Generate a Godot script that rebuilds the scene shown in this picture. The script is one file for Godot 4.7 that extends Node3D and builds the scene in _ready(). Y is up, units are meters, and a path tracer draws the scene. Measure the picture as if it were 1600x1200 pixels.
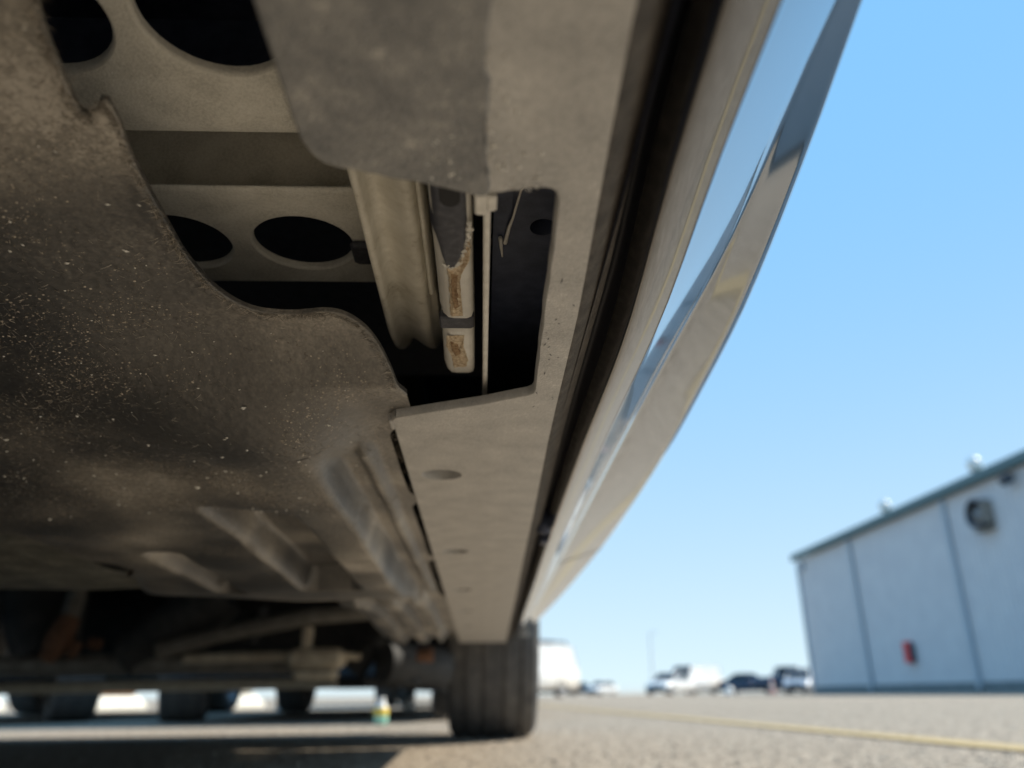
extends Node3D
# A view from under a parked car's sill along its underside, with the yard beyond.

var M := {}
var used := {}
const FX := 0.0   # where the tray's tone pattern starts; its dark patch paints shade mid-tray
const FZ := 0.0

func _ready():
	# ---------------------------------------------------------------- camera
	var cam := Camera3D.new()
	cam.name = "camera"
	add_child(cam)
	var lens := CameraAttributesPhysical.new()
	lens.frustum_focal_length = 25.0
	lens.frustum_focus_distance = 0.27
	lens.frustum_near = 0.01
	lens.frustum_far = 900.0
	lens.exposure_aperture = 7.5
	cam.attributes = lens
	cam.fov = rad_to_deg(2.0 * atan(600.0 / 1250.0))
	cam.near = 0.01
	cam.far = 900.0
	cam.position = Vector3(0, 0.11, 0)
	cam.basis = Basis(Vector3.UP, deg_to_rad(-2.3)) * Basis(Vector3.RIGHT, deg_to_rad(21.25)) * Basis(Vector3.BACK, deg_to_rad(-0.7))
	cam.current = true
	# ---------------------------------------------------------------- sky, sun, exposure
	var env := Environment.new()
	env.background_mode = Environment.BG_SKY
	var sm := ProceduralSkyMaterial.new()
	sm.sky_top_color = lin(0.18, 0.435, 0.76)
	sm.sky_horizon_color = lin(0.58, 0.72, 0.77)
	sm.sky_curve = 0.18
	sm.ground_bottom_color = lin(0.33, 0.28, 0.21)
	sm.ground_horizon_color = lin(0.60, 0.62, 0.60)
	sm.sun_angle_max = 1.0
	var sky := Sky.new()
	sky.sky_material = sm
	env.sky = sky
	env.tonemap_mode = Environment.TONE_MAPPER_LINEAR
	env.tonemap_exposure = 1.35
	env.sdfgi_enabled = true
	env.ssao_enabled = true
	env.ssil_enabled = true
	var we := WorldEnvironment.new()
	we.name = "world_environment"
	we.environment = env
	add_child(we)
	var sun := DirectionalLight3D.new()
	sun.name = "sun"
	sun.light_energy = 1.6
	sun.light_color = Color(1.0, 0.96, 0.89)
	sun.light_angular_distance = 0.5
	sun.shadow_enabled = true
	add_child(sun)
	sun.look_at_from_position(Vector3.ZERO, -Vector3(1.1, 1.0, -0.35), Vector3.UP)

	make_materials()
	build_ground()
	build_gravel()
	build_hall()
	build_car()
	build_row_behind()
	build_far_cars()
	build_small_things()

# ==================================================================== helpers
func lin(r: float, g: float, b: float) -> Color:
	return Color(r, g, b).linear_to_srgb()

func numbered(n: String) -> String:
	if not used.has(n):
		used[n] = 0
		return n
	used[n] += 1
	return "%s_%03d" % [n, used[n]]

func thing(called: String, label: String, category: String, at := Vector3.ZERO, turn := 0.0, group := "") -> Node3D:
	var o := Node3D.new()
	o.name = numbered(called)
	add_child(o)
	o.position = at
	o.rotation.y = turn
	tag(o, label, category, group)
	return o

func tag(o: Node3D, label: String, category := "", group := "", kind := ""):
	if label: o.set_meta("label", label)
	if category: o.set_meta("category", category)
	if group: o.set_meta("group", group)
	if kind: o.set_meta("kind", kind)

func group_part(called: String, parent: Node3D, at := Vector3.ZERO) -> Node3D:
	var o := Node3D.new()
	o.name = called
	parent.add_child(o, true)
	o.position = at
	return o

func new_st() -> SurfaceTool:
	var st := SurfaceTool.new()
	st.begin(Mesh.PRIMITIVE_TRIANGLES)
	return st

func done(called: String, st: SurfaceTool, mat: Material, parent: Node3D = null, at := Vector3.ZERO) -> MeshInstance3D:
	st.generate_normals()
	var mi := MeshInstance3D.new()
	mi.name = called if parent else numbered(called)
	mi.mesh = st.commit()
	mi.material_override = mat
	(parent if parent else self).add_child(mi, true)
	mi.position = at
	return mi

func tri(st: SurfaceTool, a: Vector3, b: Vector3, c: Vector3, sg := -1):
	st.set_smooth_group(sg)
	for p in [a, b, c]:
		st.add_vertex(p)

func quad(st: SurfaceTool, a: Vector3, b: Vector3, c: Vector3, d: Vector3, sg := -1):
	tri(st, a, b, c, sg)
	tri(st, a, c, d, sg)

# rows of equal length joined into a skin
func loft(st: SurfaceTool, rows: Array, around := false, sg := 0, flip := false):
	for i in rows.size() - 1:
		var a = rows[i]
		var b = rows[i + 1]
		var n: int = a.size()
		for j in (n if around else n - 1):
			var k := (j + 1) % n
			if flip:
				quad(st, a[j], a[k], b[k], b[j], sg)
			else:
				quad(st, a[j], b[j], b[k], a[k], sg)

func fan(st: SurfaceTool, row, flip := false):
	var c := Vector3.ZERO
	for p in row: c += p
	c /= row.size()
	for j in row.size():
		var k: int = (j + 1) % row.size()
		if flip: tri(st, c, row[k], row[j])
		else: tri(st, c, row[j], row[k])

# a box with chamfered edges
func bevel_box(st: SurfaceTool, c: Vector3, s: Vector3, r := 0.01, turn := Basis.IDENTITY):
	var h := s * 0.5
	r = minf(r, minf(h.x, minf(h.y, h.z)) * 0.9)
	var rows := []
	for k in [[-h.y, r], [-h.y + r, 0.0], [h.y - r, 0.0], [h.y, r]]:
		var x: float = h.x - k[1]
		var z: float = h.z - k[1]
		var row := []
		for p in [Vector2(x - r, z), Vector2(x, z - r), Vector2(x, -z + r), Vector2(x - r, -z), Vector2(-x + r, -z), Vector2(-x, -z + r), Vector2(-x, z - r), Vector2(-x + r, z)]:
			row.append(c + turn * Vector3(p.x, k[0], p.y))
		rows.append(row)
	loft(st, rows, true, -1, true)
	fan(st, rows[0], false)
	fan(st, rows[3], true)

# a tube through points
func tube(st: SurfaceTool, pts: Array, radius, sides := 14):
	var rows := []
	for i in pts.size():
		var d: Vector3 = (pts[min(i + 1, pts.size() - 1)] - pts[max(i - 1, 0)]).normalized()
		var u := d.cross(Vector3.UP if absf(d.y) < 0.9 else Vector3.RIGHT).normalized()
		var v := d.cross(u)
		var r: float = radius[i] if radius is Array else radius
		var row := []
		for k in sides:
			var a := TAU * k / sides
			row.append(pts[i] + (u * cos(a) + v * sin(a)) * r)
		rows.append(row)
	loft(st, rows, true, 0)
	fan(st, rows[0], true)
	fan(st, rows[-1], false)

# a lathe about the y axis (or x axis) of [radius, along] pairs
func lathe(st: SurfaceTool, prof: Array, sides := 24, c := Vector3.ZERO, along_x := false, sg := 0):
	var rows := []
	for p in prof:
		var row := []
		for k in sides:
			var a := TAU * k / sides
			if along_x: row.append(c + Vector3(p[1], cos(a) * p[0], sin(a) * p[0]))
			else: row.append(c + Vector3(cos(a) * p[0], p[1], sin(a) * p[0]))
		rows.append(row)
	loft(st, rows, true, sg, along_x == false)

func table(t: Array, z: float) -> float:   # pairs [key, value], keys falling
	if z >= t[0][0]: return t[0][1]
	for i in t.size() - 1:
		if z >= t[i + 1][0]:
			var f: float = (t[i][0] - z) / (t[i][0] - t[i + 1][0])
			f = f * f * (3.0 - 2.0 * f) * 0.35 + f * 0.65
			return lerpf(t[i][1], t[i + 1][1], f)
	return t[-1][1]

func smooth_table(t: Array, z: float) -> float:   # the same through a smooth curve
	if z >= t[0][0]: return t[0][1]
	for i in t.size() - 1:
		if z >= t[i + 1][0]:
			var a = t[i]
			var b = t[i + 1]
			var p = t[i - 1] if i > 0 else [2.0 * a[0] - b[0], a[1]]
			var q = t[i + 2] if i + 2 < t.size() else [2.0 * b[0] - a[0], b[1]]
			return cubic_interpolate_in_time(a[1], b[1], p[1], q[1], (z - a[0]) / (b[0] - a[0]), b[0] - a[0], p[0] - a[0], q[0] - a[0])
	return t[-1][1]

# a flat four-cornered piece at height y with a round hole: rim and a wall (or dish) rising out of it
func holed(st: SurfaceTool, q: Array, c: Vector2, r: float, y: float, rows_up: Array, rx := 1.0):
	var ang := []
	for k in 40: ang.append(TAU * k / 40.0)
	for p in q: ang.append(fposmod((p - c).angle(), TAU))
	ang.sort()
	var rows := [[]]
	for u in rows_up: rows.append([])
	for a in ang:
		var d := Vector2(cos(a), sin(a))
		var best := 1e9
		for i in 4:
			var hit = Geometry2D.segment_intersects_segment(c, c + d * 5.0, q[i], q[(i + 1) % 4])
			if hit != null: best = minf(best, (hit - c).length())
		if best > 4.0:
			for p in q:
				if absf(angle_difference((p - c).angle(), a)) < 0.001: best = (p - c).length()
		var e := c + d * best
		rows[0].append(Vector3(e.x, y, e.y))
		for i in rows_up.size():
			var rr: float = r * rows_up[i][0]
			rows[i + 1].append(Vector3(c.x + d.x * rr * rx, y + rows_up[i][1], c.y + d.y * rr))
	loft(st, rows.slice(0, 2), true, -1)
	loft(st, rows.slice(1), true, 0)

# a flat polygon sheet with turned-up edges along its outline
func sheet(st: SurfaceTool, poly: Array, y: float, up := 0.004, open_from := -1, open_to := -1, tilt_x := 0.0, tilt := 0.0):
	var pv := PackedVector2Array(poly)
	var ix := Geometry2D.triangulate_polygon(pv)
	var h := func(p: Vector2) -> Vector3: return Vector3(p.x, y + maxf(0.0, tilt_x - p.x) * tilt, p.y)
	for i in range(0, ix.size(), 3):
		tri(st, h.call(pv[ix[i]]), h.call(pv[ix[i + 1]]), h.call(pv[ix[i + 2]]))
	var cw := Geometry2D.is_polygon_clockwise(pv)
	for i in pv.size():
		if open_from >= 0 and i >= open_from and i < open_to: continue
		var a := pv[i]
		var b := pv[(i + 1) % pv.size()]
		var n := (b - a).orthogonal().normalized() * (-0.0007 if cw else 0.0007)
		var rows := [[h.call(a), h.call(b)], [h.call(a + n) + Vector3(0, 0.0009, 0), h.call(b + n) + Vector3(0, 0.0009, 0)], [h.call(a + n) + Vector3(0, up, 0), h.call(b + n) + Vector3(0, up, 0)]]
		loft(st, rows, false, 0)

# ==================================================================== materials
func layered(layers: Array, colors: Array, size := 512, sd := 1) -> ImageTexture:
	# layers: [frequency in cycles per tile, weight, stretch (optional)]
	var sum := PackedFloat32Array()
	sum.resize(size * size)
	for l in layers:
		var n := FastNoiseLite.new()
		n.seed = sd
		sd += 7
		n.noise_type = FastNoiseLite.TYPE_SIMPLEX_SMOOTH if l.size() < 3 else l[2]
		n.fractal_type = FastNoiseLite.FRACTAL_FBM if l.size() < 3 else FastNoiseLite.FRACTAL_NONE
		n.fractal_octaves = 3
		n.frequency = float(l[0]) / size
		var im := n.get_seamless_image(size, size)
		im.convert(Image.FORMAT_L8)
		var d := im.get_data()
		var w: float = l[1] / 255.0
		for i in sum.size(): sum[i] += d[i] * w
	var g := Gradient.new()
	g.offsets = PackedFloat32Array(colors.map(func(c): return c[0]))
	g.colors = PackedColorArray(colors.map(func(c): return lin(c[1], c[2], c[3])))
	var lut := []
	for i in 256:
		var c := g.sample(i / 255.0)
		lut.append([int(c.r * 255), int(c.g * 255), int(c.b * 255)])
	var mean := 0.0
	var square := 0.0
	for v in sum:
		mean += v
		square += v * v
	mean /= sum.size()
	var spread := sqrt(maxf(1e-9, square / sum.size() - mean * mean))
	var lo := mean - 2.3 * spread
	var hi := mean + 2.3 * spread
	var out := PackedByteArray()
	out.resize(size * size * 3)
	for i in sum.size():
		var k: Array = lut[int(clampf((sum[i] - lo) / (hi - lo), 0.0, 1.0) * 255.0)]
		out[i * 3] = k[0]
		out[i * 3 + 1] = k[1]
		out[i * 3 + 2] = k[2]
	return ImageTexture.create_from_image(Image.create_from_data(size, size, false, Image.FORMAT_RGB8, out))

func grey(layers: Array, size := 512, sd := 1) -> ImageTexture:
	return layered(layers, [[0.0, 0.0, 0.0, 0.0], [1.0, 1.0, 1.0, 1.0]], size, sd)

func tri_mat(tex: Texture2D, tile: float, rough := 0.85, relief: Texture2D = null, depth_cm := 0.0, world := true) -> StandardMaterial3D:
	var m := StandardMaterial3D.new()
	m.albedo_texture = tex
	m.roughness = rough
	m.uv1_triplanar = true
	m.uv1_world_triplanar = world
	m.uv1_scale = Vector3.ONE / tile
	if relief:
		m.heightmap_enabled = true
		m.heightmap_texture = relief
		m.heightmap_scale = depth_cm
	return m

func flat_mat(c: Color, rough := 0.6, metal := 0.0) -> StandardMaterial3D:
	var m := StandardMaterial3D.new()
	m.albedo_color = c
	m.roughness = rough
	m.metallic = metal
	return m

func make_materials():
	var fine := grey([[90, 0.6], [200, 0.4]], 512, 11)
	var cell := grey([[60, 0.5, FastNoiseLite.TYPE_CELLULAR], [140, 0.5]], 512, 12)
	M.asphalt = tri_mat(layered([[22, 0.35], [60, 0.3], [150, 0.45, FastNoiseLite.TYPE_CELLULAR]], [[0.0, 0.08, 0.064, 0.047], [0.40, 0.255, 0.207, 0.153], [0.7, 0.37, 0.305, 0.23], [1.0, 0.78, 0.68, 0.55]], 1024, 3), 0.7, 0.9, cell, 0.15)
	M.line_yellow = tri_mat(layered([[30, 0.5], [140, 0.5]], [[0.0, 0.28, 0.225, 0.155], [0.45, 0.42, 0.318, 0.15], [1.0, 0.62, 0.43, 0.15]], 512, 5), 0.4, 0.8)
	M.panel = tri_mat(layered([[5, 0.3], [40, 0.25], [170, 0.45]], [[0.0, 0.29, 0.29, 0.29], [0.35, 0.40, 0.40, 0.395], [0.75, 0.45, 0.445, 0.435], [0.95, 0.52, 0.515, 0.50], [1.0, 0.62, 0.61, 0.59]], 512, 21), 0.12, 0.42, fine, 0.012)
	M.panel.metallic_specular = 0.6
	M.panel_felt = tri_mat(layered([[6, 0.32], [26, 0.26], [150, 0.42]], [[0.0, 0.155, 0.16, 0.17], [0.45, 0.235, 0.24, 0.244], [0.80, 0.29, 0.29, 0.287], [0.95, 0.37, 0.365, 0.355], [1.0, 0.56, 0.545, 0.52]], 512, 22), 0.11, 0.55, fine, 0.03)
	M.felt = tri_mat(layered([[2, 0.85], [11, 0.22], [110, 0.24], [330, 0.34]], [[0.0, 0.028, 0.029, 0.032], [0.34, 0.056, 0.056, 0.056], [0.50, 0.105, 0.100, 0.093], [0.66, 0.185, 0.173, 0.155], [0.84, 0.30, 0.277, 0.24], [1.0, 0.52, 0.485, 0.43]], 1024, 23), 0.42, 0.40, fine, 0.02)  # random grain plus broad patches that put the tray's mid shade into the colour
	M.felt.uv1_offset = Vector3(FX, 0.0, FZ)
	M.felt.metallic_specular = 0.7
	M.shield = tri_mat(layered([[6, 0.4], [40, 0.35], [150, 0.25]], [[0.0, 0.09, 0.092, 0.078], [0.4, 0.15, 0.15, 0.13], [0.7, 0.21, 0.205, 0.175], [1.0, 0.34, 0.33, 0.28]], 512, 24), 0.22, 0.5)
	M.primer = tri_mat(layered([[5, 0.35], [60, 0.3], [200, 0.35]], [[0.0, 0.46, 0.455, 0.42], [0.5, 0.62, 0.61, 0.56], [1.0, 0.72, 0.71, 0.66]], 512, 25), 0.1, 0.7, fine, 0.015)
	M.rail = tri_mat(layered([[8, 0.5], [30, 0.3], [140, 0.2]], [[0.0, 0.34, 0.31, 0.25], [0.12, 0.50, 0.475, 0.405], [0.40, 0.58, 0.56, 0.49], [0.75, 0.63, 0.61, 0.54], [1.0, 0.70, 0.68, 0.61]], 512, 26), 0.16, 0.45)
	M.galv = tri_mat(layered([[7, 0.5], [90, 0.5]], [[0.0, 0.60, 0.59, 0.55], [1.0, 0.82, 0.81, 0.77]], 256, 27), 0.05, 0.55, fine, 0.01)
	M.rust_tan = tri_mat(layered([[10, 0.5], [45, 0.5]], [[0.0, 0.34, 0.22, 0.12], [0.35, 0.62, 0.47, 0.31], [0.65, 0.80, 0.68, 0.50], [1.0, 0.90, 0.83, 0.70]], 256, 28), 0.02, 0.9, cell, 0.05)
	M.rust_brown = tri_mat(layered([[10, 0.5], [45, 0.5]], [[0.0, 0.16, 0.09, 0.045], [0.5, 0.34, 0.22, 0.12], [1.0, 0.56, 0.42, 0.28]], 256, 44), 0.02, 0.9, cell, 0.04)
	M.dark_coat = tri_mat(layered([[9, 0.5], [80, 0.5]], [[0.0, 0.030, 0.033, 0.044], [0.8, 0.062, 0.066, 0.085], [1.0, 0.12, 0.12, 0.13]], 256, 29), 0.03, 0.6, fine, 0.015)
	M.navy = tri_mat(layered([[6, 0.6], [70, 0.4]], [[0.0, 0.025, 0.034, 0.065], [1.0, 0.055, 0.070, 0.120]], 256, 30), 0.06, 0.55)
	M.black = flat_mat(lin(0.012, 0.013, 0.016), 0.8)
	M.rubber = tri_mat(layered([[10, 0.5], [90, 0.5]], [[0.0, 0.005, 0.007, 0.014], [1.0, 0.013, 0.016, 0.028]], 256, 31), 0.05, 0.55)
	M.chamfer = tri_mat(layered([[8, 0.4], [120, 0.6]], [[0.0, 0.030, 0.026, 0.023], [0.6, 0.070, 0.061, 0.052], [1.0, 0.17, 0.15, 0.125]], 512, 32), 0.06, 0.85, fine, 0.03)
	var paint := StandardMaterial3D.new()
	paint.albedo_color = lin(0.13, 0.133, 0.14)
	paint.metallic = 0.95
	paint.roughness = 0.10
	paint.clearcoat_enabled = true
	paint.clearcoat = 1.0
	paint.clearcoat_roughness = 0.02
	M.paint = paint
	M.tyre = tri_mat(layered([[6, 0.4], [120, 0.6]], [[0.0, 0.055, 0.055, 0.057], [0.7, 0.12, 0.117, 0.115], [1.0, 0.24, 0.23, 0.215]], 256, 33), 0.25, 0.85, fine, 0.03, false)
	M.alloy = flat_mat(lin(0.45, 0.46, 0.48), 0.35, 0.8)
	M.glass_dark = flat_mat(lin(0.02, 0.024, 0.028), 0.06)
	M.beam_tan = tri_mat(layered([[6, 0.5], [60, 0.5]], [[0.0, 0.50, 0.42, 0.32], [0.6, 0.72, 0.64, 0.50], [1.0, 0.85, 0.78, 0.64]], 256, 34), 0.3, 0.8)
	M.steel_grey = tri_mat(layered([[6, 0.5], [60, 0.5]], [[0.0, 0.16, 0.15, 0.135], [1.0, 0.36, 0.34, 0.30]], 256, 35), 0.3, 0.7)
	M.dark_steel = tri_mat(layered([[6, 0.5], [60, 0.5]], [[0.0, 0.035, 0.038, 0.042], [1.0, 0.10, 0.10, 0.10]], 256, 36), 0.3, 0.7)
	M.rust = tri_mat(layered([[7, 0.5], [60, 0.5]], [[0.0, 0.16, 0.085, 0.055], [1.0, 0.36, 0.20, 0.13]], 256, 37), 0.2, 0.9)
	M.wall = tri_mat(layered([[5, 0.5], [40, 0.5]], [[0.0, 0.52, 0.545, 0.58], [1.0, 0.60, 0.625, 0.65]], 256, 38), 6.0, 0.6)
	M.teal = flat_mat(lin(0.07, 0.135, 0.145), 0.5)
	M.pipe = flat_mat(lin(0.38, 0.45, 0.51), 0.5)
	M.plinth = tri_mat(layered([[5, 0.5], [40, 0.5]], [[0.0, 0.10, 0.13, 0.14], [1.0, 0.22, 0.25, 0.26]], 256, 39), 3.0, 0.9)
	M.fan = flat_mat(lin(0.05, 0.065, 0.085), 0.6)
	M.red = flat_mat(lin(0.62, 0.03, 0.035), 0.5)
	M.white = flat_mat(lin(0.84, 0.83, 0.79), 0.35)
	M.white_gloss = flat_mat(lin(0.82, 0.82, 0.80), 0.2)
	M.blue_dark = flat_mat(lin(0.03, 0.06, 0.11), 0.25)
	M.silver = flat_mat(lin(0.55, 0.57, 0.60), 0.3, 0.4)
	M.dark_car = flat_mat(lin(0.03, 0.035, 0.045), 0.2)
	M.lamp_glass = flat_mat(lin(0.7, 0.72, 0.74), 0.1)
	M.tail = flat_mat(lin(0.45, 0.02, 0.02), 0.2)
	M.concrete = tri_mat(layered([[8, 0.5], [60, 0.5]], [[0.0, 0.80, 0.76, 0.64], [1.0, 0.92, 0.88, 0.78]], 256, 40), 1.0, 0.9)
	M.yellow = flat_mat(lin(0.85, 0.60, 0.04), 0.5)
	M.orange = flat_mat(lin(0.80, 0.42, 0.22), 0.6)
	M.cone = flat_mat(lin(0.72, 0.38, 0.31), 0.6)
	M.blue = flat_mat(lin(0.10, 0.24, 0.62), 0.4)
	M.pole = flat_mat(lin(0.62, 0.66, 0.70), 0.5)
	M.green = flat_mat(lin(0.35, 0.72, 0.58), 0.3)

# ==================================================================== setting
func build_ground():
	var st := new_st()
	var xs := [-400.0, -40.0, -8.0, 0.0, 8.0, 40.0, 400.0]
	for i in 6:
		for j in 6:
			quad(st, Vector3(xs[i], 0, xs[j]), Vector3(xs[i + 1], 0, xs[j]), Vector3(xs[i + 1], 0, xs[j + 1]), Vector3(xs[i], 0, xs[j + 1]))
	var g := done("asphalt_ground", st, M.asphalt)
	tag(g, "tan grey asphalt of the open yard", "", "", "structure")
	st = new_st()
	var n := 60
	var rows := []
	var rng := RandomNumberGenerator.new()
	rng.seed = 4
	for i in n + 1:
		var z := 3.0 - 17.0 * i / n
		var x := 1.105 + (z + 1.5) * 0.053
		rows.append([Vector3(x - 0.105 + rng.randf_range(-0.006, 0.006), 0.004, z), Vector3(x + rng.randf_range(-0.006, 0.006), 0.004, z)])
	loft(st, rows, false, -1)
	tag(done("painted_parking_line", st, M.line_yellow), "worn yellow painted parking line running away beside the car", "", "", "structure")

func build_gravel():
	var rng := RandomNumberGenerator.new()
	rng.seed = 77
	var st := new_st()
	var top := []
	var low := []
	for k in 6:
		var a := TAU * k / 6.0
		top.append(Vector3(cos(a) * 0.32, 0.30, sin(a) * 0.30))
		low.append(Vector3(cos(a) * 0.5, 0.0, sin(a) * 0.46))
	loft(st, [low, top], true, -1, true)
	fan(st, top, true)
	st.generate_normals()
	var mm := MultiMesh.new()
	mm.transform_format = MultiMesh.TRANSFORM_3D
	mm.use_colors = true
	mm.mesh = st.commit()
	mm.instance_count = 26000
	for k in 26000:
		var z := -1.15 - pow(rng.randf(), 1.8) * 8.0
		var p := Vector3(rng.randf_range(-0.55, 1.0) * (0.6 - z * 0.55) + 0.25, 0.0, z)
		var s := rng.randf_range(0.003, 0.008) * (1.6 if rng.randf() < 0.05 else 1.0)
		mm.set_instance_transform(k, Transform3D(Basis(Vector3.UP, rng.randf() * TAU).scaled_local(Vector3(s, s * rng.randf_range(0.4, 0.9), s * rng.randf_range(0.6, 1.0))), p))
		var t := rng.randf()
		mm.set_instance_color(k, Color(0.09, 0.072, 0.055).lerp(Color(0.66, 0.56, 0.44), t))
	var m := StandardMaterial3D.new()
	m.vertex_color_use_as_albedo = true
	m.roughness = 0.8
	var g := MultiMeshInstance3D.new()
	g.name = "asphalt_grit"
	g.multimesh = mm
	g.material_override = m
	add_child(g)
	tag(g, "loose grit and coarse stones of the asphalt surface", "grit", "", "stuff")

func build_hall():
	var X := 17.2
	var z0 := -43.6
	var z1 := -4.0
	var H := 6.75
	var b := thing("metal_hall", "long white ribbed metal hall with teal eave trim", "building", Vector3(X, 0, 0))
	# ribbed wall, facing the car; ribs every 0.3 m
	var st := new_st()
	var lo := []
	var hi := []
	var z := z0
	while z < z1:
		for k in [[0.0, 0.0], [0.20, 0.0], [0.225, -0.03], [0.275, -0.03]]:
			lo.append(Vector3(k[1], 0.35, z + k[0]))
			hi.append(Vector3(k[1], H, z + k[0]))
		z += 0.3
	loft(st, [lo, hi], false, -1)
	quad(st, Vector3(0, 0.35, z0), Vector3(24, 0.35, z0), Vector3(24, H, z0), Vector3(0, H, z0))
	quad(st, Vector3(0, 0.35, z), Vector3(24, 0.35, z), Vector3(24, H, z), Vector3(0, H, z))
	tri(st, Vector3(0, H, z0), Vector3(24, H, z0), Vector3(12, H + 1.6, z0))
	tri(st, Vector3(0, H, z), Vector3(24, H, z), Vector3(12, H + 1.6, z))
	quad(st, Vector3(24, 0.35, z0), Vector3(24, 0.35, z), Vector3(24, H, z), Vector3(24, H, z0))
	done("wall", st, M.wall, b)
	st = new_st()
	bevel_box(st, Vector3(12, 0.174, (z0 + z) / 2), Vector3(24.1, 0.345, z - z0 + 0.1), 0.02)
	done("plinth", st, M.plinth, b)
	st = new_st()
	for s in [[-0.25, 12.0], [24.25, 12.0]]:
		var a := Vector3(s[0], H + 0.22, z0 - 0.25)
		var c := Vector3(s[1], H + 1.85, z0 - 0.25)
		var l := Vector3(0, 0, z - z0 + 0.5)
		var t := Vector3(0, 0.12, 0)
		quad(st, a, a + l, c + l, c)
		quad(st, a + t, a + l + t, c + l + t, c + t)
		quad(st, a, a + l, a + l + t, a + t)
		quad(st, a, c, c + t, a + t)
		quad(st, a + l, c + l, c + l + t, a + l + t)
	done("roof", st, M.teal, b)
	st = new_st()
	bevel_box(st, Vector3(-0.19, H + 0.10, (z0 + z) / 2), Vector3(0.22, 0.22, z - z0 + 0.45), 0.03)
	done("eave_gutter", st, M.teal, b)
	for pz in [-36.9, -28.75, -20.6, -12.5]:
		st = new_st()
		bevel_box(st, Vector3(-0.11, H / 2 + 0.02, pz), Vector3(0.13, H - 0.2, 0.20), 0.02)
		done("downpipe", st, M.pipe, b)
	st = new_st()
	bevel_box(st, Vector3(-0.06, H / 2, z0 + 0.08), Vector3(0.1, H - 0.3, 0.22), 0.02)
	done("corner_trim", st, M.pipe, b)
	st = new_st()
	bevel_box(st, Vector3(-0.10, H - 0.42, z0 + 0.75), Vector3(0.18, 0.42, 0.5), 0.04)
	done("junction_box", st, M.pipe, b)
	for vz in [-34.4, -27.5]:
		var v := group_part("roof_vent", b, Vector3(0.65, H + 0.3, vz))
		st = new_st()
		lathe(st, [[0.13, 0.0], [0.13, 0.45]], 16)
		done("vent_neck", st, M.pipe, v)
		st = new_st()
		lathe(st, [[0.02, 0.42], [0.19, 0.44], [0.26, 0.60], [0.25, 0.78], [0.15, 0.92], [0.0, 0.96]], 16)
		done("vent_head", st, M.white, v)
	# wall fan
	var f := thing("wall_fan", "dark round exhaust fan with hood high on the white hall wall", "exhaust fan", Vector3(X, 5.7, -26.5))
	f.scale = Vector3.ONE * 0.82
	st = new_st()
	lathe(st, [[0.50, 0.0], [0.62, -0.05], [0.62, -0.5], [0.55, -0.52], [0.53, -0.1]], 28, Vector3.ZERO, true)
	done("housing", st, M.fan, f)
	st = new_st()
	for k in 5:
		var a := TAU * k / 5
		var d := Vector3(0, cos(a), sin(a))
		var e := Vector3(0, -sin(a), cos(a))
		quad(st, Vector3(-0.2, 0, 0) + d * 0.1 - e * 0.05, Vector3(-0.2, 0, 0) + d * 0.5 - e * 0.14, Vector3(-0.32, 0, 0) + d * 0.5 + e * 0.14, Vector3(-0.3, 0, 0) + d * 0.1 + e * 0.05)
	done("blades", st, M.steel_grey, f)
	st = new_st()
	lathe(st, [[0.0, -0.40], [0.12, -0.38], [0.12, -0.15]], 16, Vector3.ZERO, true)
	done("hub", st, M.pipe, f)
	st = new_st()
	bevel_box(st, Vector3(-0.28, -0.02, 0.60), Vector3(0.5, 0.95, 0.10), 0.03)
	bevel_box(st, Vector3(-0.2, -0.68, 0.1), Vector3(0.4, 0.08, 1.1), 0.02)
	done("bracket", st, M.steel_grey, f)
	# floodlight under the eave
	f = thing("floodlight", "small dark floodlight under the teal eave of the hall", "light", Vector3(X - 0.05, 6.5, -24.55))
	st = new_st()
	bevel_box(st, Vector3(-0.28, -0.1, 0), Vector3(0.30, 0.30, 0.42), 0.05, Basis(Vector3.BACK, 0.6))
	done("lamp_head", st, M.fan, f)
	st = new_st()
	tube(st, [Vector3(0, 0.05, 0), Vector3(-0.16, 0.06, 0), Vector3(-0.25, 0, 0)], 0.035, 8)
	done("arm", st, M.fan, f)
	# red cabinet
	f = thing("fire_hose_cabinet", "red fire hose cabinet hanging low on the white hall wall", "cabinet", Vector3(X - 0.03, 1.52, -33.05))
	st = new_st()
	bevel_box(st, Vector3(-0.13, 0, 0), Vector3(0.25, 0.82, 0.42), 0.03)
	done("box", st, M.red, f)
	st = new_st()
	bevel_box(st, Vector3(-0.11, 0, 0.262), Vector3(0.18, 0.7, 0.09), 0.02)
	done("side_bracket", st, M.fan, f)
	st = new_st()
	bevel_box(st, Vector3(-0.27, 0, -0.12), Vector3(0.03, 0.14, 0.05), 0.01)
	done("handle", st, M.fan, f)

# ==================================================================== the car overhead
const K0T := [[0.4, 0.024], [-0.10, 0.025], [-0.22, 0.0285], [-0.31, 0.029], [-0.6, 0.034], [-1.2, 0.043], [-1.8, 0.052]]
const K1T := [[0.4, 0.040], [-0.10, 0.041], [-0.15, 0.0425], [-0.23, 0.0465], [-0.37, 0.0475], [-0.59, 0.0505], [-1.2, 0.060], [-1.9, 0.069]]
const REACH := [[0.5, 0.53], [-0.10, 0.552], [-0.14, 0.584], [-0.19, 0.628], [-0.24, 0.667], [-0.30, 0.706], [-0.45, 0.773], [-0.80, 0.853], [-1.20, 0.866], [-1.90, 0.79], [-2.05, 0.765], [-2.9, 0.765]]
const TUCK := [[0.5, 0.95], [-0.11, 0.90], [-0.18, 0.68], [-0.26, 0.44], [-0.45, 0.33], [-1.0, 0.33], [-1.5, 0.34], [-2.05, 0.40], [-2.9, 0.40]]
const AXLE_R := -2.47
const AXLE_F := 0.50
const MIDX := -0.81
const K3I := 28
const WI := 78
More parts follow.
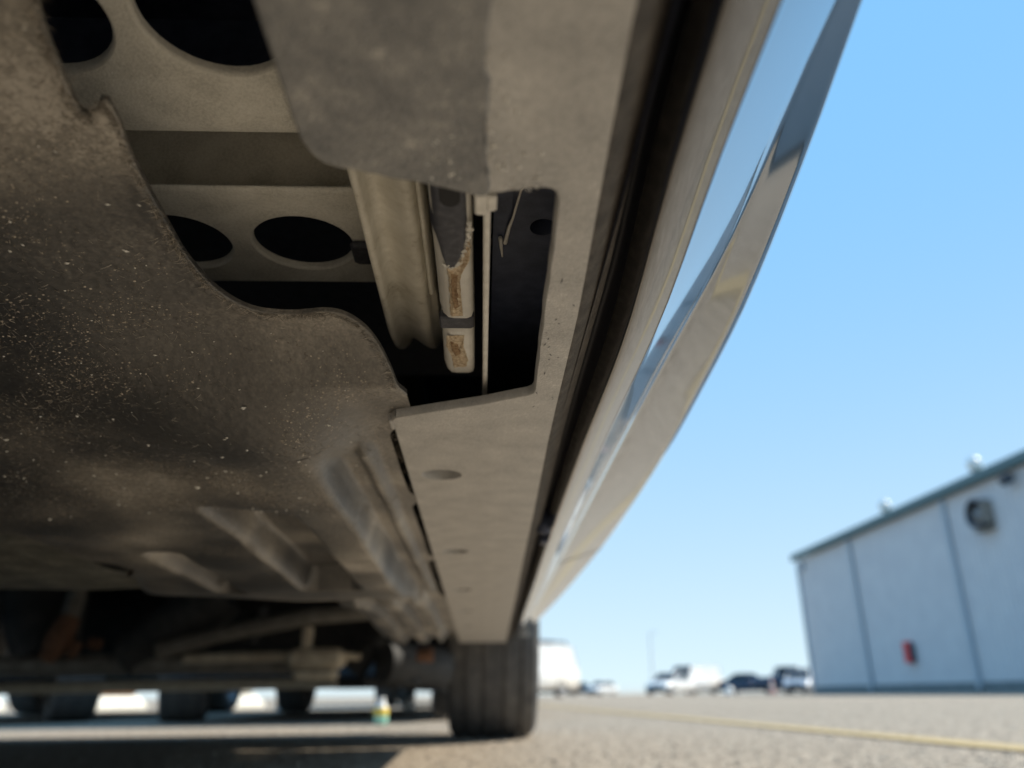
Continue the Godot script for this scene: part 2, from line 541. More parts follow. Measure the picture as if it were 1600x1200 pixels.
const TYRE_R := 0.33

func half_section(z: float) -> Array:
	var x1 := smooth_table(K1T, z)
	var off := x1 - 0.0415
	var k2 := Vector2(0.0537 + off, 0.2260)
	var k3 := Vector2(0.0816 + off * 0.6 - 0.003 * smoothstep(-0.26, -0.12, z), 0.2543)
	var reach := smooth_table(REACH, z)
	var tuck := smooth_table(TUCK, z)
	var run := maxf(0.003, (reach * (k3.y - 0.11) - k3.x) / (1.0 - reach * tuck))
	var k4 := k3 + Vector2(run, run * tuck)
	var x4 := k4.x
	var cp := [Vector2(x1 - 0.003, 0.2285), Vector2(x1, 0.2222), Vector2(x1 + 0.003, 0.2215), k2, k2.lerp(k3, 0.05), k2.lerp(k3, 0.45), k2.lerp(k3, 0.86), k3]
	cp.append_array([k3.lerp(k4, 0.22), k3.lerp(k4, 0.62), k4])
	var arc := []
	var a0 := atan(tuck)
	var rad := lerpf(0.009, 0.015, smoothstep(-0.12, -0.35, z))
	var cen := k4 + Vector2(-sin(a0), cos(a0)) * rad
	for k in range(1, 19):
		var a := lerpf(a0, 1.42, k / 18.0)
		arc.append(cen + Vector2(sin(a), -cos(a)) * rad)
	x4 = arc[-1].x
	var roof := table([[1.25, 0.62], [1.1, 0.72], [0.6, 0.90], [0.25, 0.98], [-0.5, 1.40], [-1.0, 1.46], [-1.8, 1.43], [-2.4, 1.30], [-2.8, 0.98], [-2.9, 0.85]], z)
	var b := minf(0.93, roof - 0.04)
	var up := [arc[-1], Vector2(x4 + 0.012, 0.40), Vector2(x4 + 0.026, 0.54), Vector2(x4 + 0.026, 0.68), Vector2(x4 + 0.008, minf(0.82, b - 0.02)), Vector2(x4 - 0.02, b)]
	up.append_array([Vector2(x4 - 0.02, b).lerp(Vector2(-0.14, roof - 0.03), 0.5), Vector2(-0.16, roof - 0.03), Vector2(-0.30, roof), Vector2(MIDX, roof + 0.02)])
	var taper := 0.0
	if z > 0.95: taper = pow((z - 0.95) / 0.30, 2.0) * 0.16
	if z < -2.6: taper = pow((-2.6 - z) / 0.30, 2.0) * 0.10
	var lift := 0.0
	if z < -2.6: lift = (-2.6 - z) * 0.15
	var out := []
	for way in [cp, up]:
		for i in way.size() - 1:
			var p0: Vector2 = way[max(i - 1, 0)]
			var p3: Vector2 = way[min(i + 2, way.size() - 1)]
			for k in 4:
				out.append(way[i].cubic_interpolate(way[i + 1], p0, p3, k / 4.0))
		out.append(way[-1])
		if out.size() < 50: out.append_array(arc.slice(0, -1))
	var ya := -1.0
	for c in [AXLE_R, AXLE_F]:
		var d := absf(z - c)
		if d < 0.405: ya = TYRE_R + sqrt(0.405 * 0.405 - d * d) * 0.97
	for i in out.size():
		var p: Vector2 = out[i]
		p.x -= taper * (1.0 if p.x > -0.3 else 0.4)
		p.y += lift * clampf((0.5 - p.y) / 0.28, 0.0, 1.0)
		out[i] = p
	if ya > 0.0:
		var edge := 0.0
		for i in out.size() - 1:
			if out[i].y <= ya and out[i + 1].y > ya:
				edge = lerpf(out[i].x, out[i + 1].x, (ya - out[i].y) / (out[i + 1].y - out[i].y))
				break
		for i in out.size():
			if out[i].y < ya and i < WI: out[i] = Vector2(edge, ya)
	return out

func skin(st: SurfaceTool, z_from: float, z_to: float, i0: int, i1: int, mirror := false):
	var n := int(ceil(absf(z_to - z_from) / 0.025))
	var rows := []
	for k in n + 1:
		var z := lerpf(z_from, z_to, float(k) / n)
		var s := half_section(z)
		var row := []
		for i in range(i0, i1 + 1):
			row.append(Vector3(2.0 * MIDX - s[i].x if mirror else s[i].x, s[i].y, z))
		rows.append(row)
	loft(st, rows, false, 0, not mirror)

func build_car():
	var car := thing("parked_car", "silver grey parked car seen from below its sill", "car")
	build_body(car)
	build_sill(car)
	build_pocket(car)
	build_floor(car)
	build_tray(car)
	build_axle(car)
	for w in [["wheel", 0.030, AXLE_R], ["wheel", 0.030, AXLE_F], ["wheel", 2 * MIDX - 0.03, AXLE_R], ["wheel", 2 * MIDX - 0.03, AXLE_F]]:
		make_wheel(car, Vector3(w[1], TYRE_R, w[2]), TYRE_R, 0.245, 1 if w[1] > MIDX else -1)

func build_body(car: Node3D):
	var st: SurfaceTool
	for side in [false, true]:
		st = new_st()
		skin(st, 0.12, -2.06, 0, K3I, side)
		done("rocker_panel", st, M.paint, car)
		var d: MeshInstance3D
		st = new_st(); skin(st, 1.25, 0.094, K3I, WI, side)
		skin(st, 1.25, 0.12, 0, K3I, side)
		done("front_wing", st, M.paint, car)
		st = new_st(); skin(st, 0.09, -0.9535, K3I, WI, side)
		d = done("front_door", st, M.paint, car)
		st = new_st(); skin(st, -0.9605, -1.95, K3I, WI, side)
		d = done("rear_door", st, M.paint, car)
		st = new_st(); skin(st, -1.954, -2.9, K3I, WI, side)
		skin(st, -2.06, -2.9, 0, K3I, side)
		done("rear_quarter", st, M.paint, car)
		st = new_st(); skin(st, -0.05, -2.3, WI, WI + 8, side)
		done("side_glass", st, M.glass_dark, car)
	for part in [["bonnet", 1.25, 0.15, WI, WI + 16, "paint"], ["windscreen", 0.15, -0.52, WI, WI + 16, "glass_dark"], ["roof", -0.52, -2.25, WI + 8, WI + 16, "paint"], ["rear_screen", -2.30, -2.75, WI, WI + 16, "glass_dark"], ["tailgate", -2.75, -2.9, WI, WI + 16, "paint"]]:
		st = new_st()
		for side in [false, true]: skin(st, part[1], part[2], part[3], part[4], side)
		done(part[0], st, M[part[5]], car)
	for e in [["front_bumper", 1.25], ["rear_bumper", -2.9]]:
		st = new_st()
		var s := half_section(e[1])
		var row := []
		for p in s: row.append(Vector3(p.x, p.y, e[1]))
		for i in range(s.size() - 1, -1, -1): row.append(Vector3(2 * MIDX - s[i].x, s[i].y, e[1]))
		fan(st, row)
		done(e[0], st, M.paint, car)
	# structure inside that closes the body from below
	st = new_st()
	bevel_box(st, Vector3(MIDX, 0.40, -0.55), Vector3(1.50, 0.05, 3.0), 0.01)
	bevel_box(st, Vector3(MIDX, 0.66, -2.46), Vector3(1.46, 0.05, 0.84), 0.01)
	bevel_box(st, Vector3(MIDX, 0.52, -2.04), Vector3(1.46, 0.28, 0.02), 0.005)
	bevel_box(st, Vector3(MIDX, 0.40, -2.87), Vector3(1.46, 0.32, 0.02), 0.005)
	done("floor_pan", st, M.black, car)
	st = new_st()
	bevel_box(st, Vector3(-1.46, 0.40, -2.045), Vector3(0.60, 0.44, 0.012), 0.003)
	done("splash_plate", st, M.dark_steel, car)
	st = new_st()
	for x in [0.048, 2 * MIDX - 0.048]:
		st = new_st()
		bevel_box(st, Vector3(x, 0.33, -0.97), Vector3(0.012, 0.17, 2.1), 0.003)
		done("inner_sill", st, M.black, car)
	# wheel housings
	for c in [AXLE_R, AXLE_F]:
		for sgn in [0, 1]:
			st = new_st()
			var rows := []
			for k in 25:
				var a := PI * k / 24.0
				var y := TYRE_R + sin(a) * 0.40
				var z: float = c + cos(a) * 0.40
				var row := [Vector3(0.135, y, z), Vector3(-0.20, y, z)]
				if sgn: row = [Vector3(2 * MIDX - 0.135, y, z), Vector3(2 * MIDX + 0.20, y, z)]
				rows.append(row)
			rows.push_front([rows[0][0] - Vector3(0, 0.085, 0), rows[0][1] - Vector3(0, 0.085, 0)])
			rows.push_back([rows[-1][0] - Vector3(0, 0.085, 0), rows[-1][1] - Vector3(0, 0.085, 0)])
			loft(st, rows, false, 0)
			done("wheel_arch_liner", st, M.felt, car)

func build_sill(car: Node3D):
	var y := 0.215
	# near piece: felt covered liner with its notch for the jacking point
	var rng := RandomNumberGenerator.new()
	rng.seed = 8
	var st := new_st()
	var left := [Vector2(-0.0370, 0.09), Vector2(-0.0370, -0.128), Vector2(-0.0366, -0.1360), Vector2(-0.0355, -0.1400), Vector2(-0.0335, -0.1428), Vector2(-0.0305, -0.1442), Vector2(-0.027, -0.1448)]
	for k in 12:
		var f := (k + 1) / 13.0
		left.append(Vector2(lerpf(-0.027, 0.0, f), lerpf(-0.1448, -0.1518, f) + rng.randf_range(-0.0005, 0.0004)))
	left.append(Vector2(0.0, -0.1520))
	for k in 90: left.append(Vector2(0.0006 + rng.randf_range(-0.0004, 0.0005) + 0.0005 * sin(k * 0.7), -0.1515 + 0.2415 * k / 90.0))
	left.append(Vector2(0.0, 0.09))
	sheet(st, left, y - 0.0006, 0.0035, -1, -1, 0.0, 0.045)
	var l := done("sill_liner", st, M.panel_felt, car)
	# right strip and the part round the notch
	st = new_st()
	var right := [Vector2(0.0, 0.09), Vector2(0.0, -0.1518)]
	for k in 8:
		var f := (k + 1) / 9.0
		right.append(Vector2(lerpf(0.0, 0.0118, f), lerpf(-0.1520, -0.1494, f) + rng.randf_range(-0.0004, 0.0004)))
	right.append_array([Vector2(0.0140, -0.1492), Vector2(0.0160, -0.1500), Vector2(0.0172, -0.1520), Vector2(0.0177, -0.1550)])
	for k in 12:
		var f := (k + 1) / 13.0
		right.append(Vector2(lerpf(0.0177, 0.0198, f) + rng.randf_range(-0.00025, 0.00025), lerpf(-0.158, -0.272, f)))
	right.append_array([Vector2(0.0199, -0.2760), Vector2(0.0193, -0.2795), Vector2(0.0176, -0.2818), Vector2(0.0150, -0.2832), Vector2(0.0, -0.2920), Vector2(-0.02, -0.3010), Vector2(-0.0345, -0.3080), Vector2(-0.0362, -0.3110), Vector2(-0.0365, -0.3400)])
	right.append(Vector2(table(K0T, -0.34), -0.34))
	for k in 15:
		var z := lerpf(-0.325, 0.09, (k + 1) / 15.0)
		right.append(Vector2(table(K0T, z), z))
	var nr: int = right.size()
	sheet(st, right, y, 0.0035, 0, 1)
	# cells with the dished plugs
	var zs := [-0.34, -0.48, -0.75, -0.99, -1.23, -1.48, -1.78]
	for i in 6:
		var a: float = zs[i]
		var b: float = zs[i + 1]
		var q := [Vector2(-0.0365 + (a + 0.34) * 0.0067, a), Vector2(table(K0T, a), a), Vector2(table(K0T, b), b), Vector2(-0.0365 + (b + 0.34) * 0.0067, b)]
		var c := Vector2(-0.0205, [-0.398, -0.6315, -0.876, -1.105, -1.35, -1.62][i])
		holed(st, q, c, 0.0098, y, [[1.05, 0.0], [1.0, 0.0008], [0.97, 0.0060], [0.9, 0.0080], [0.4, 0.0086], [0.02, 0.0086]])
		loft(st, [[Vector3(q[0].x, y, a), Vector3(q[3].x, y, b)], [Vector3(q[0].x - 0.0006, y + 0.001, a), Vector3(q[3].x - 0.0006, y + 0.001, b)], [Vector3(q[0].x - 0.0006, y + 0.0035, a), Vector3(q[3].x - 0.0006, y + 0.0035, b)]])
	loft(st, [[Vector3(-0.0465, y, -1.78), Vector3(0.052, y, -1.78)], [Vector3(-0.0465, y + 0.03, -1.80), Vector3(0.06, y + 0.03, -1.80)], [Vector3(-0.0465, 0.245, -2.05), Vector3(0.10, 0.245, -2.05)]], false, 0)
	# small folded tab at the notch's far corner
	bevel_box(st, Vector3(-0.0372, 0.2185, -0.318), Vector3(0.0022, 0.007, 0.011), 0.0005)
	done("sill_panel", st, M.panel, car)
	# chamfer up from the panel edge
	st = new_st()
	var rows := []
	for k in 90:
		var z := 0.09 - 1.87 * k / 89.0
		var x := table(K0T, z)
		rows.append([Vector3(x, y, z), Vector3(x + 0.0012, y + 0.0004, z), Vector3(x + 0.0080, y + 0.0092, z), Vector3(x + 0.0090, y + 0.0115, z), Vector3(x + 0.0090, y + 0.030, z)])
	loft(st, rows, false, 0)
	done("sill_panel_edge", st, M.chamfer, car)
	# rubber seal in the slot, and its lip
	st = new_st()
	rows = []
	for k in 90:
		var z := 0.09 - 1.87 * k / 89.0
		var x := table(K0T, z) + 0.0085
		var x1 := table(K1T, z)
		rows.append([Vector3(x, 0.242, z), Vector3(lerpf(x, x1, 0.22), 0.2412, z), Vector3(lerpf(x, x1, 0.30), 0.2385, z), Vector3(lerpf(x, x1, 0.38), 0.2378, z), Vector3(lerpf(x, x1, 0.46), 0.2395, z), Vector3(lerpf(x, x1, 0.72), 0.2390, z), Vector3(x1 - 0.0024, 0.2330, z), Vector3(x1 - 0.0012, 0.2275, z)])
	loft(st, rows, false, 0)
	done("sill_seal", st, M.rubber, car)
	st = new_st()
	lathe(st, [[0.0, -0.010], [0.0045, -0.009], [0.0055, -0.004], [0.0052, 0.006], [0.003, 0.010]], 16, Vector3(0.0445, 0.2275, -0.575))
	done("drain_plug", st, M.navy, car)
	st = new_st()
	bevel_box(st, Vector3(0.0485, 0.2225, -0.625), Vector3(0.006, 0.006, 0.016), 0.001)
	done("clip", st, M.navy, car)
	# rough pale scuffs and crumbs along the notch edge
	st = new_st()
	for k in 46:
		var f := rng.randf()
		var on := Vector3(lerpf(-0.012, 0.016, f), y - 0.0002, -0.1505 + rng.randf_range(0.0, 0.03) * rng.randf())
		var a := rng.randf() * TAU
		var s := rng.randf_range(0.0003, 0.0011)
		var d := Vector3(cos(a), 0, sin(a)) * s
		var e := Vector3(-sin(a), 0, cos(a)) * s * rng.randf_range(0.2, 0.6)
		var top := on - Vector3(0, 0.0004, 0)
		tri(st, on - d, on + e, top); tri(st, on + e, on + d, top); tri(st, on + d, on - e, top); tri(st, on - e, on - d, top)
	for k in 30:
		var on := Vector3(rng.randfn(0.001, 0.003), y - 0.0002, rng.randf_range(-0.147, -0.108))
		var a := rng.randf() * TAU
		var sz := rng.randf_range(0.0004, 0.0013)
		var d := Vector3(cos(a), 0, sin(a)) * sz
		var e := Vector3(-sin(a), 0, cos(a)) * sz * 0.35
		var top := on - Vector3(0, 0.0003, 0)
		tri(st, on - d, on + e, top); tri(st, on + e, on + d, top); tri(st, on + d, on - e, top); tri(st, on - e, on - d, top)
	var c := done("grit", st, M.galv, car)
	tag(c, "", "", "", "stuff")
	st = new_st()
	for k in 26:
		var on := Vector3(rng.randf_range(0.0195, 0.0270), y - 0.00012, rng.randf_range(-0.30, -0.19))
		var a := rng.randf_range(-0.9, 0.9) + PI * 0.5
		var sz := rng.randf_range(0.0003, 0.0022) * rng.randf()
		var d := Vector3(cos(a), 0, sin(a)) * sz
		var e := Vector3(-sin(a), 0, cos(a)) * minf(0.00022, sz * 0.4)
		tri(st, on - d, on + e, on + d); tri(st, on + d, on - e, on - d)
	tag(done("scrape_marks", st, M.dark_coat, car), "", "", "", "stuff")

func ragged(st: SurfaceTool, pts: Array, y: float, lift: float, rng: RandomNumberGenerator, side_x := 0.0):
	# an uneven flake: outline pts (x, z), slightly proud, its top a little lumpy
	var c := Vector2.ZERO
	for p in pts: c += p
	c /= pts.size()
	var fine := []
	for i in pts.size():
		var a: Vector2 = pts[i]
		var b: Vector2 = pts[(i + 1) % pts.size()]
		var n := maxi(2, int((b - a).length() / 0.0009))
		for k in n:
			fine.append(a.lerp(b, float(k) / n) + Vector2(rng.randf_range(-1, 1), rng.randf_range(-1, 1)) * 0.00028)
	var r0 := []
	var r1 := []
	var r2 := []
	for p in fine:
		r0.append(Vector3(p.x, y + 0.0003, p.y))
		var q: Vector2 = p.lerp(c, 0.12)
		r1.append(Vector3(q.x, y - lift * rng.randf_range(0.4, 1.3), q.y))
		q = p.lerp(c, 0.55)
		r2.append(Vector3(q.x, y - lift * rng.randf_range(0.3, 1.0), q.y))
	loft(st, [r0, r1, r2], true, -1)
	fan(st, r2)

func build_pocket(car: Node3D):
	var rng := RandomNumberGenerator.new()
	rng.seed = 15
	# jacking block: one shaped bar (bevelled lower edges, notch), with parts on it
	var st := new_st()
	var y0 := 0.2285
	var prof := [[-0.05, 0.0], [-0.2435, 0.0], [-0.2440, 0.0035], [-0.2535, 0.0035], [-0.2545, 0.0004], [-0.2915, 0.0], [-0.2950, 0.0010], [-0.2962, 0.0035]]
	var rows := []
	for p in prof:
		var z: float = p[0]
		var l := -0.0143 - maxf(0.0, -0.26 - z) * 0.02
		var r := -0.0030
		var y: float = y0 + p[1]
		var row := [Vector3(l, y0 + 0.030, z), Vector3(l, y + 0.006, z), Vector3(l + 0.0012, y + 0.0022, z), Vector3(l + 0.0030, y + 0.0004, z), Vector3(l + 0.0050, y, z), Vector3(r - 0.0022, y, z), Vector3(r - 0.0006, y + 0.0007, z), Vector3(r, y + 0.0026, z), Vector3(r, y0 + 0.030, z)]
		rows.append(row)
	loft(st, rows, false, 0)
	var end: Array = rows[-1].duplicate()
	fan(st, end)
	var bar := done("jacking_block", st, M.galv, car)
	# dark coating over its near part, ending ragged in a point
	st = new_st()
	rows = []
	var n := 30
	for k in n + 1:
		var f := float(k) / n
		var z := lerpf(-0.05, -0.2085, f)
		var l := -0.01455
		var r := -0.00275
		if z < -0.186:
			var t := (-0.186 - z) / 0.0225
			l = lerpf(-0.01455, -0.0108, pow(t, 0.8)) + rng.randf_range(-0.0002, 0.0002)
			r = lerpf(-0.0031, -0.0078, pow(t, 1.6)) + rng.randf_range(-0.0004, 0.0004)
		var row := []
		for j in 9:
			var u := j / 8.0
			var x := lerpf(l, r, u)
			var edge := minf(x + 0.0146, -0.0027 - x)
			var y := y0 - 0.0007 + maxf(0.0, 0.0030 - edge) * 0.55
			row.append(Vector3(x, y, z))
		row[0].y += 0.0012
		row[8].y += 0.0012
		if z >= -0.186:
			row[0] = Vector3(-0.0146, y0 + 0.012, z)
			row[8] = Vector3(-0.0029, y0 + 0.010, z)
		rows.append(row)
	loft(st, rows, false, 0)
	done("dark_coating", st, M.dark_coat, bar)
	# round slot at the near end of the coating
	st = new_st()
	var ring := []
	for k in 17:
		var a := PI * k / 16.0
		ring.append(Vector2(-0.0083 + cos(a) * 0.0024, -0.1735 - sin(a) * 0.0026))
	ring.append(Vector2(-0.0107, -0.15))
	ring.append(Vector2(-0.0059, -0.15))
	sheet(st, ring, y0 - 0.0010, 0.0006)
	done("slot", st, M.black, bar)
	# dark band in the notch
	st = new_st()
	bevel_box(st, Vector3(-0.0087, y0 + 0.0022, -0.2488), Vector3(0.0118, 0.0034, 0.0086), 0.0006)
	done("dark_band", st, M.dark_coat, bar)
	# tan rust where the coating has come off
	st = new_st()
	ragged(st, [Vector2(-0.0107, -0.2075), Vector2(-0.0080, -0.2080), Vector2(-0.0064, -0.2035), Vector2(-0.0046, -0.1985), Vector2(-0.0036, -0.1925), Vector2(-0.0033, -0.1990), Vector2(-0.0038, -0.2040), Vector2(-0.0058, -0.2085), Vector2(-0.0066, -0.2130), Vector2(-0.0070, -0.2250), Vector2(-0.0066, -0.2425), Vector2(-0.0106, -0.2425), Vector2(-0.0104, -0.2290), Vector2(-0.0103, -0.2160)], y0 - 0.0002, 0.0006, rng)
	done("rust_flake", st, M.rust_tan, bar)
	st = new_st()
	ragged(st, [Vector2(-0.0125, -0.2580), Vector2(-0.0065, -0.2575), Vector2(-0.0068, -0.2680), Vector2(-0.0052, -0.2800), Vector2(-0.0060, -0.2865), Vector2(-0.0110, -0.2875), Vector2(-0.0113, -0.2760), Vector2(-0.0130, -0.2660)], y0 - 0.0001, 0.0006, rng)
	done("rust_flake", st, M.rust_tan, bar)
	for inner in [[Vector2(-0.0095, -0.2120), Vector2(-0.0076, -0.2125), Vector2(-0.0079, -0.2230), Vector2(-0.0076, -0.2340), Vector2(-0.0090, -0.2350), Vector2(-0.0096, -0.2240)], [Vector2(-0.0112, -0.2610), Vector2(-0.0085, -0.2640), Vector2(-0.0080, -0.2720), Vector2(-0.0098, -0.2735), Vector2(-0.0110, -0.2690)]]:
		st = new_st()
		ragged(st, inner, y0 - 0.0009, 0.0004, rng)
		done("rust_flake", st, M.rust_brown, bar)
	st = new_st()
	ragged(st, [Vector2(-0.0041, -0.1840), Vector2(-0.0030, -0.1835), Vector2(-0.0028, -0.1900), Vector2(-0.0034, -0.1880)], y0 - 0.0009, 0.0004, rng)
	done("rust_flake", st, M.galv, bar)
	st = new_st()
	for k in 70:
		var f := rng.randf()
		var on := Vector2(lerpf(-0.0108, -0.0072, f), -0.2075 - sin(f * PI) * 0.0012) if rng.randf() < 0.35 else Vector2(lerpf(-0.0074, -0.0031, f), lerpf(-0.2070, -0.1860, f * f))
		on += Vector2(rng.randfn(0.0, 0.0003), rng.randfn(0.0, 0.0005))
		var s := rng.randf_range(0.0003, 0.0009)
		var o := Vector3(on.x, y0 - 0.0004, on.y)
		var ring2 := []
		for j in 5:
			var a := TAU * j / 5.0 + f
			ring2.append(o + Vector3(cos(a), 0, sin(a)) * s * rng.randf_range(0.7, 1.2))
		var tip := o - Vector3(0, s * rng.randf_range(0.5, 0.9), 0)
		for j in 5: tri(st, ring2[j], ring2[(j + 1) % 5], tip)
	tag(done("coating_crumbs", st, M.galv, bar), "", "", "", "stuff")
	# pinch weld flange
	st = new_st()
	rows = []
	for k in 30:
		var z := 0.05 - 0.43 * k / 29.0
		rows.append([Vector3(0.0002, 0.262, z), Vector3(0.0002, 0.2247, z), Vector3(0.0005, 0.2242, z), Vector3(0.0018, 0.2242, z), Vector3(0.0021, 0.2247, z), Vector3(0.0021, 0.262, z)])
	loft(st, rows, false, 0)
	fan(st, rows[-1])
	done("weld_flange", st, M.galv, car)
	st = new_st()
	bevel_box(st, Vector3(-0.0002, 0.2236, -0.1660), Vector3(0.0036, 0.0052, 0.0085), 0.0005)
	bevel_box(st, Vector3(0.0022, 0.2238, -0.1650), Vector3(0.0026, 0.0062, 0.0062), 0.0005)
	done("clip", st, M.galv, car)
	# outer pocket wall with its hole
	st = new_st()
	holed(st, [Vector2(0.0035, -0.12), Vector2(0.0330, -0.12), Vector2(0.0330, -0.27), Vector2(0.0035, -0.27)], Vector2(0.0194, -0.2208), 0.0046, 0.2500, [[1.06, 0.0], [1.0, 0.0007], [0.98, 0.012]], 0.85)
	quad(st, Vector3(0.0035, 0.25, -0.27), Vector3(0.033, 0.25, -0.27), Vector3(0.033, 0.25, -0.40), Vector3(0.0035, 0.25, -0.40))
	quad(st, Vector3(0.0035, 0.25, -0.40), Vector3(0.0035, 0.29, -0.40), Vector3(0.0035, 0.29, -0.12), Vector3(0.0035, 0.25, -0.12))
	quad(st, Vector3(0.0335, 0.2505, -0.40), Vector3(0.0335, 0.2195, -0.40), Vector3(0.0335, 0.2195, 0.2), Vector3(0.0335, 0.2505, 0.2))
	done("pocket_wall", st, M.navy, car)  # dark blue puts the pocket's deep shade into the wall colour
	st = new_st()
	tube(st, [Vector3(0.0075, 0.2490, -0.229), Vector3(0.0085, 0.2488, -0.219), Vector3(0.0095, 0.2484, -0.213), Vector3(0.0110, 0.2440, -0.192), Vector3(0.0130, 0.2320, -0.170), Vector3(0.0150, 0.2180, -0.150)], [0.0007, 0.0006, 0.0004, 0.0003, 0.0003, 0.0003], 6)
	tube(st, [Vector3(0.0058, 0.2492, -0.226), Vector3(0.0063, 0.2492, -0.232), Vector3(0.0068, 0.2492, -0.238)], [0.0007, 0.0006, 0.0003], 6)
	done("sealant_thread", st, M.galv, car)
	# sill rail: lip, valley, rounded web, groove, ridge
	st = new_st()
	rows = []
	for k in 48:
		var z := -0.06 - 0.36 * k / 47.0
		var e := clampf((-0.292 - z) / 0.13, 0.0, 1.0)      # runs out upward at its end
		var up := e * e * 0.07
		var g := clampf((z + 0.2760) / 0.006, 0.0, 1.0)      # the ridge ends sooner
		var row := []
		for p in [[-0.0392, 0.320], [-0.0390, 0.2515], [-0.0384, 0.2502], [-0.0368, 0.2502], [-0.0360, 0.2514], [-0.0354, 0.2540], [-0.0342, 0.2556], [-0.0325, 0.2560], [-0.0305, 0.2552], [-0.0285, 0.2536], [-0.0262, 0.2518], [-0.0240, 0.2506], [-0.0220, 0.2505], [-0.0208, 0.2518]]:
			row.append(Vector3(p[0], p[1] + up, z))
		for p in [[-0.0204, 0.2560, 0.2560], [-0.0200, 0.2560, 0.2562], [-0.0197, 0.2500, 0.2566], [-0.0190, 0.2494, 0.2570], [-0.0182, 0.2498, 0.2575], [-0.0178, 0.2530, 0.2580], [-0.0176, 0.268, 0.268], [-0.0176, 0.285, 0.285]]:
			row.append(Vector3(p[0], lerpf(p[2], p[1], g) + up, z))
		rows.append(row)
	loft(st, rows, false, 0)
	done("sill_rail", st, M.rail, car)

func build_floor(car: Node3D):
	# perforated crossmember: two flat lands of round holes with a deep channel between
	var y := 0.275
	var k := 0.825
	var st := new_st()
	var flange := [[1.05, 0.0], [1.015, 0.0004], [1.0, 0.0012], [0.995, 0.0030]]
	var xs := [-0.380, -0.3485, -0.2905, -0.2315, -0.1725, -0.1135, -0.040]
	var cx := [0.0, -0.320, -0.2610, -0.2020, -0.1430, -0.0845]
	for i in range(1, 6):
		holed(st, [Vector2(xs[i], -0.155) * k, Vector2(xs[i + 1], -0.155) * k, Vector2(xs[i + 1], -0.2415) * k, Vector2(xs[i], -0.2415) * k], Vector2(cx[i], -0.1965) * k, 0.0246 * k, y, flange)
		holed(st, [Vector2(xs[i], -0.291) * k, Vector2(xs[i + 1], -0.291) * k, Vector2(xs[i + 1], -0.368) * k, Vector2(xs[i], -0.368) * k], Vector2(cx[i] + 0.001 * (1 - i % 2), -0.3325) * k, 0.0232 * k, y, flange)
	var xa := -0.3485
	var xb := -0.040
	var line := [[-0.02, 0.0], [-0.155, 0.0]]
	var strip := func(prof: Array):
		var rows := []
		for p in prof: rows.append([Vector3(xa * k, y + p[1], p[0] * k), Vector3(xb * k, y + p[1], p[0] * k)])
		loft(st, rows, false, 0)
	strip.call(line)
	strip.call([[-0.2415, 0.0], [-0.2416, 0.0009], [-0.2421, 0.0009], [-0.2500, 0.0011], [-0.2545, 0.0022], [-0.2585, 0.0048], [-0.2610, 0.0090], [-0.2620, 0.0150], [-0.2622, 0.0420], [-0.2640, 0.0450], [-0.3000, 0.0450], [-0.3020, 0.0430], [-0.3020, 0.0016]])
	strip.call([[-0.3020, 0.0014], [-0.2875, 0.0014], [-0.2870, 0.0008], [-0.2876, 0.0001], [-0.291, 0.0]])
	strip.call([[-0.368, 0.0], [-0.3695, 0.0003], [-0.3706, 0.0012], [-0.3710, 0.0030], [-0.3710, 0.0050]])
	done("perforated_crossmember", st, M.primer, car)
	st = new_st()
	bevel_box(st, Vector3(-0.30, 0.330, -0.23), Vector3(0.62, 0.008, 0.62), 0.002)
	bevel_box(st, Vector3(-0.16, 0.312, -0.2138), Vector3(0.26, 0.044, 0.0015), 0.0003)  # upright dark plate added so the holes look unlit inside
	done("inner_floor_shade_plate", st, M.navy, car)
	st = new_st()
	bevel_box(st, Vector3(-0.0462, 0.2735, -0.2775), Vector3(0.010, 0.003, 0.015), 0.001)
	done("bracket", st, M.dark_coat, car)

func pocket(x: float, z: float, x0: float, x1: float, z0: float, z1: float, soft: float) -> float:
	# 1 inside a rounded rectangle, falling to 0 across its sloping walls
	var h := Vector2((x1 - x0) / 2.0, (z0 - z1) / 2.0)
	var d := Vector2(absf(x - (x0 + x1) / 2.0), absf(z - (z0 + z1) / 2.0)) - h + Vector2(0.012, 0.012)
	var e := Vector2(maxf(d.x, 0), maxf(d.y, 0)).length() + minf(maxf(d.x, d.y), 0.0) - 0.012
	return 1.0 - smoothstep(-soft, 0.0, e)

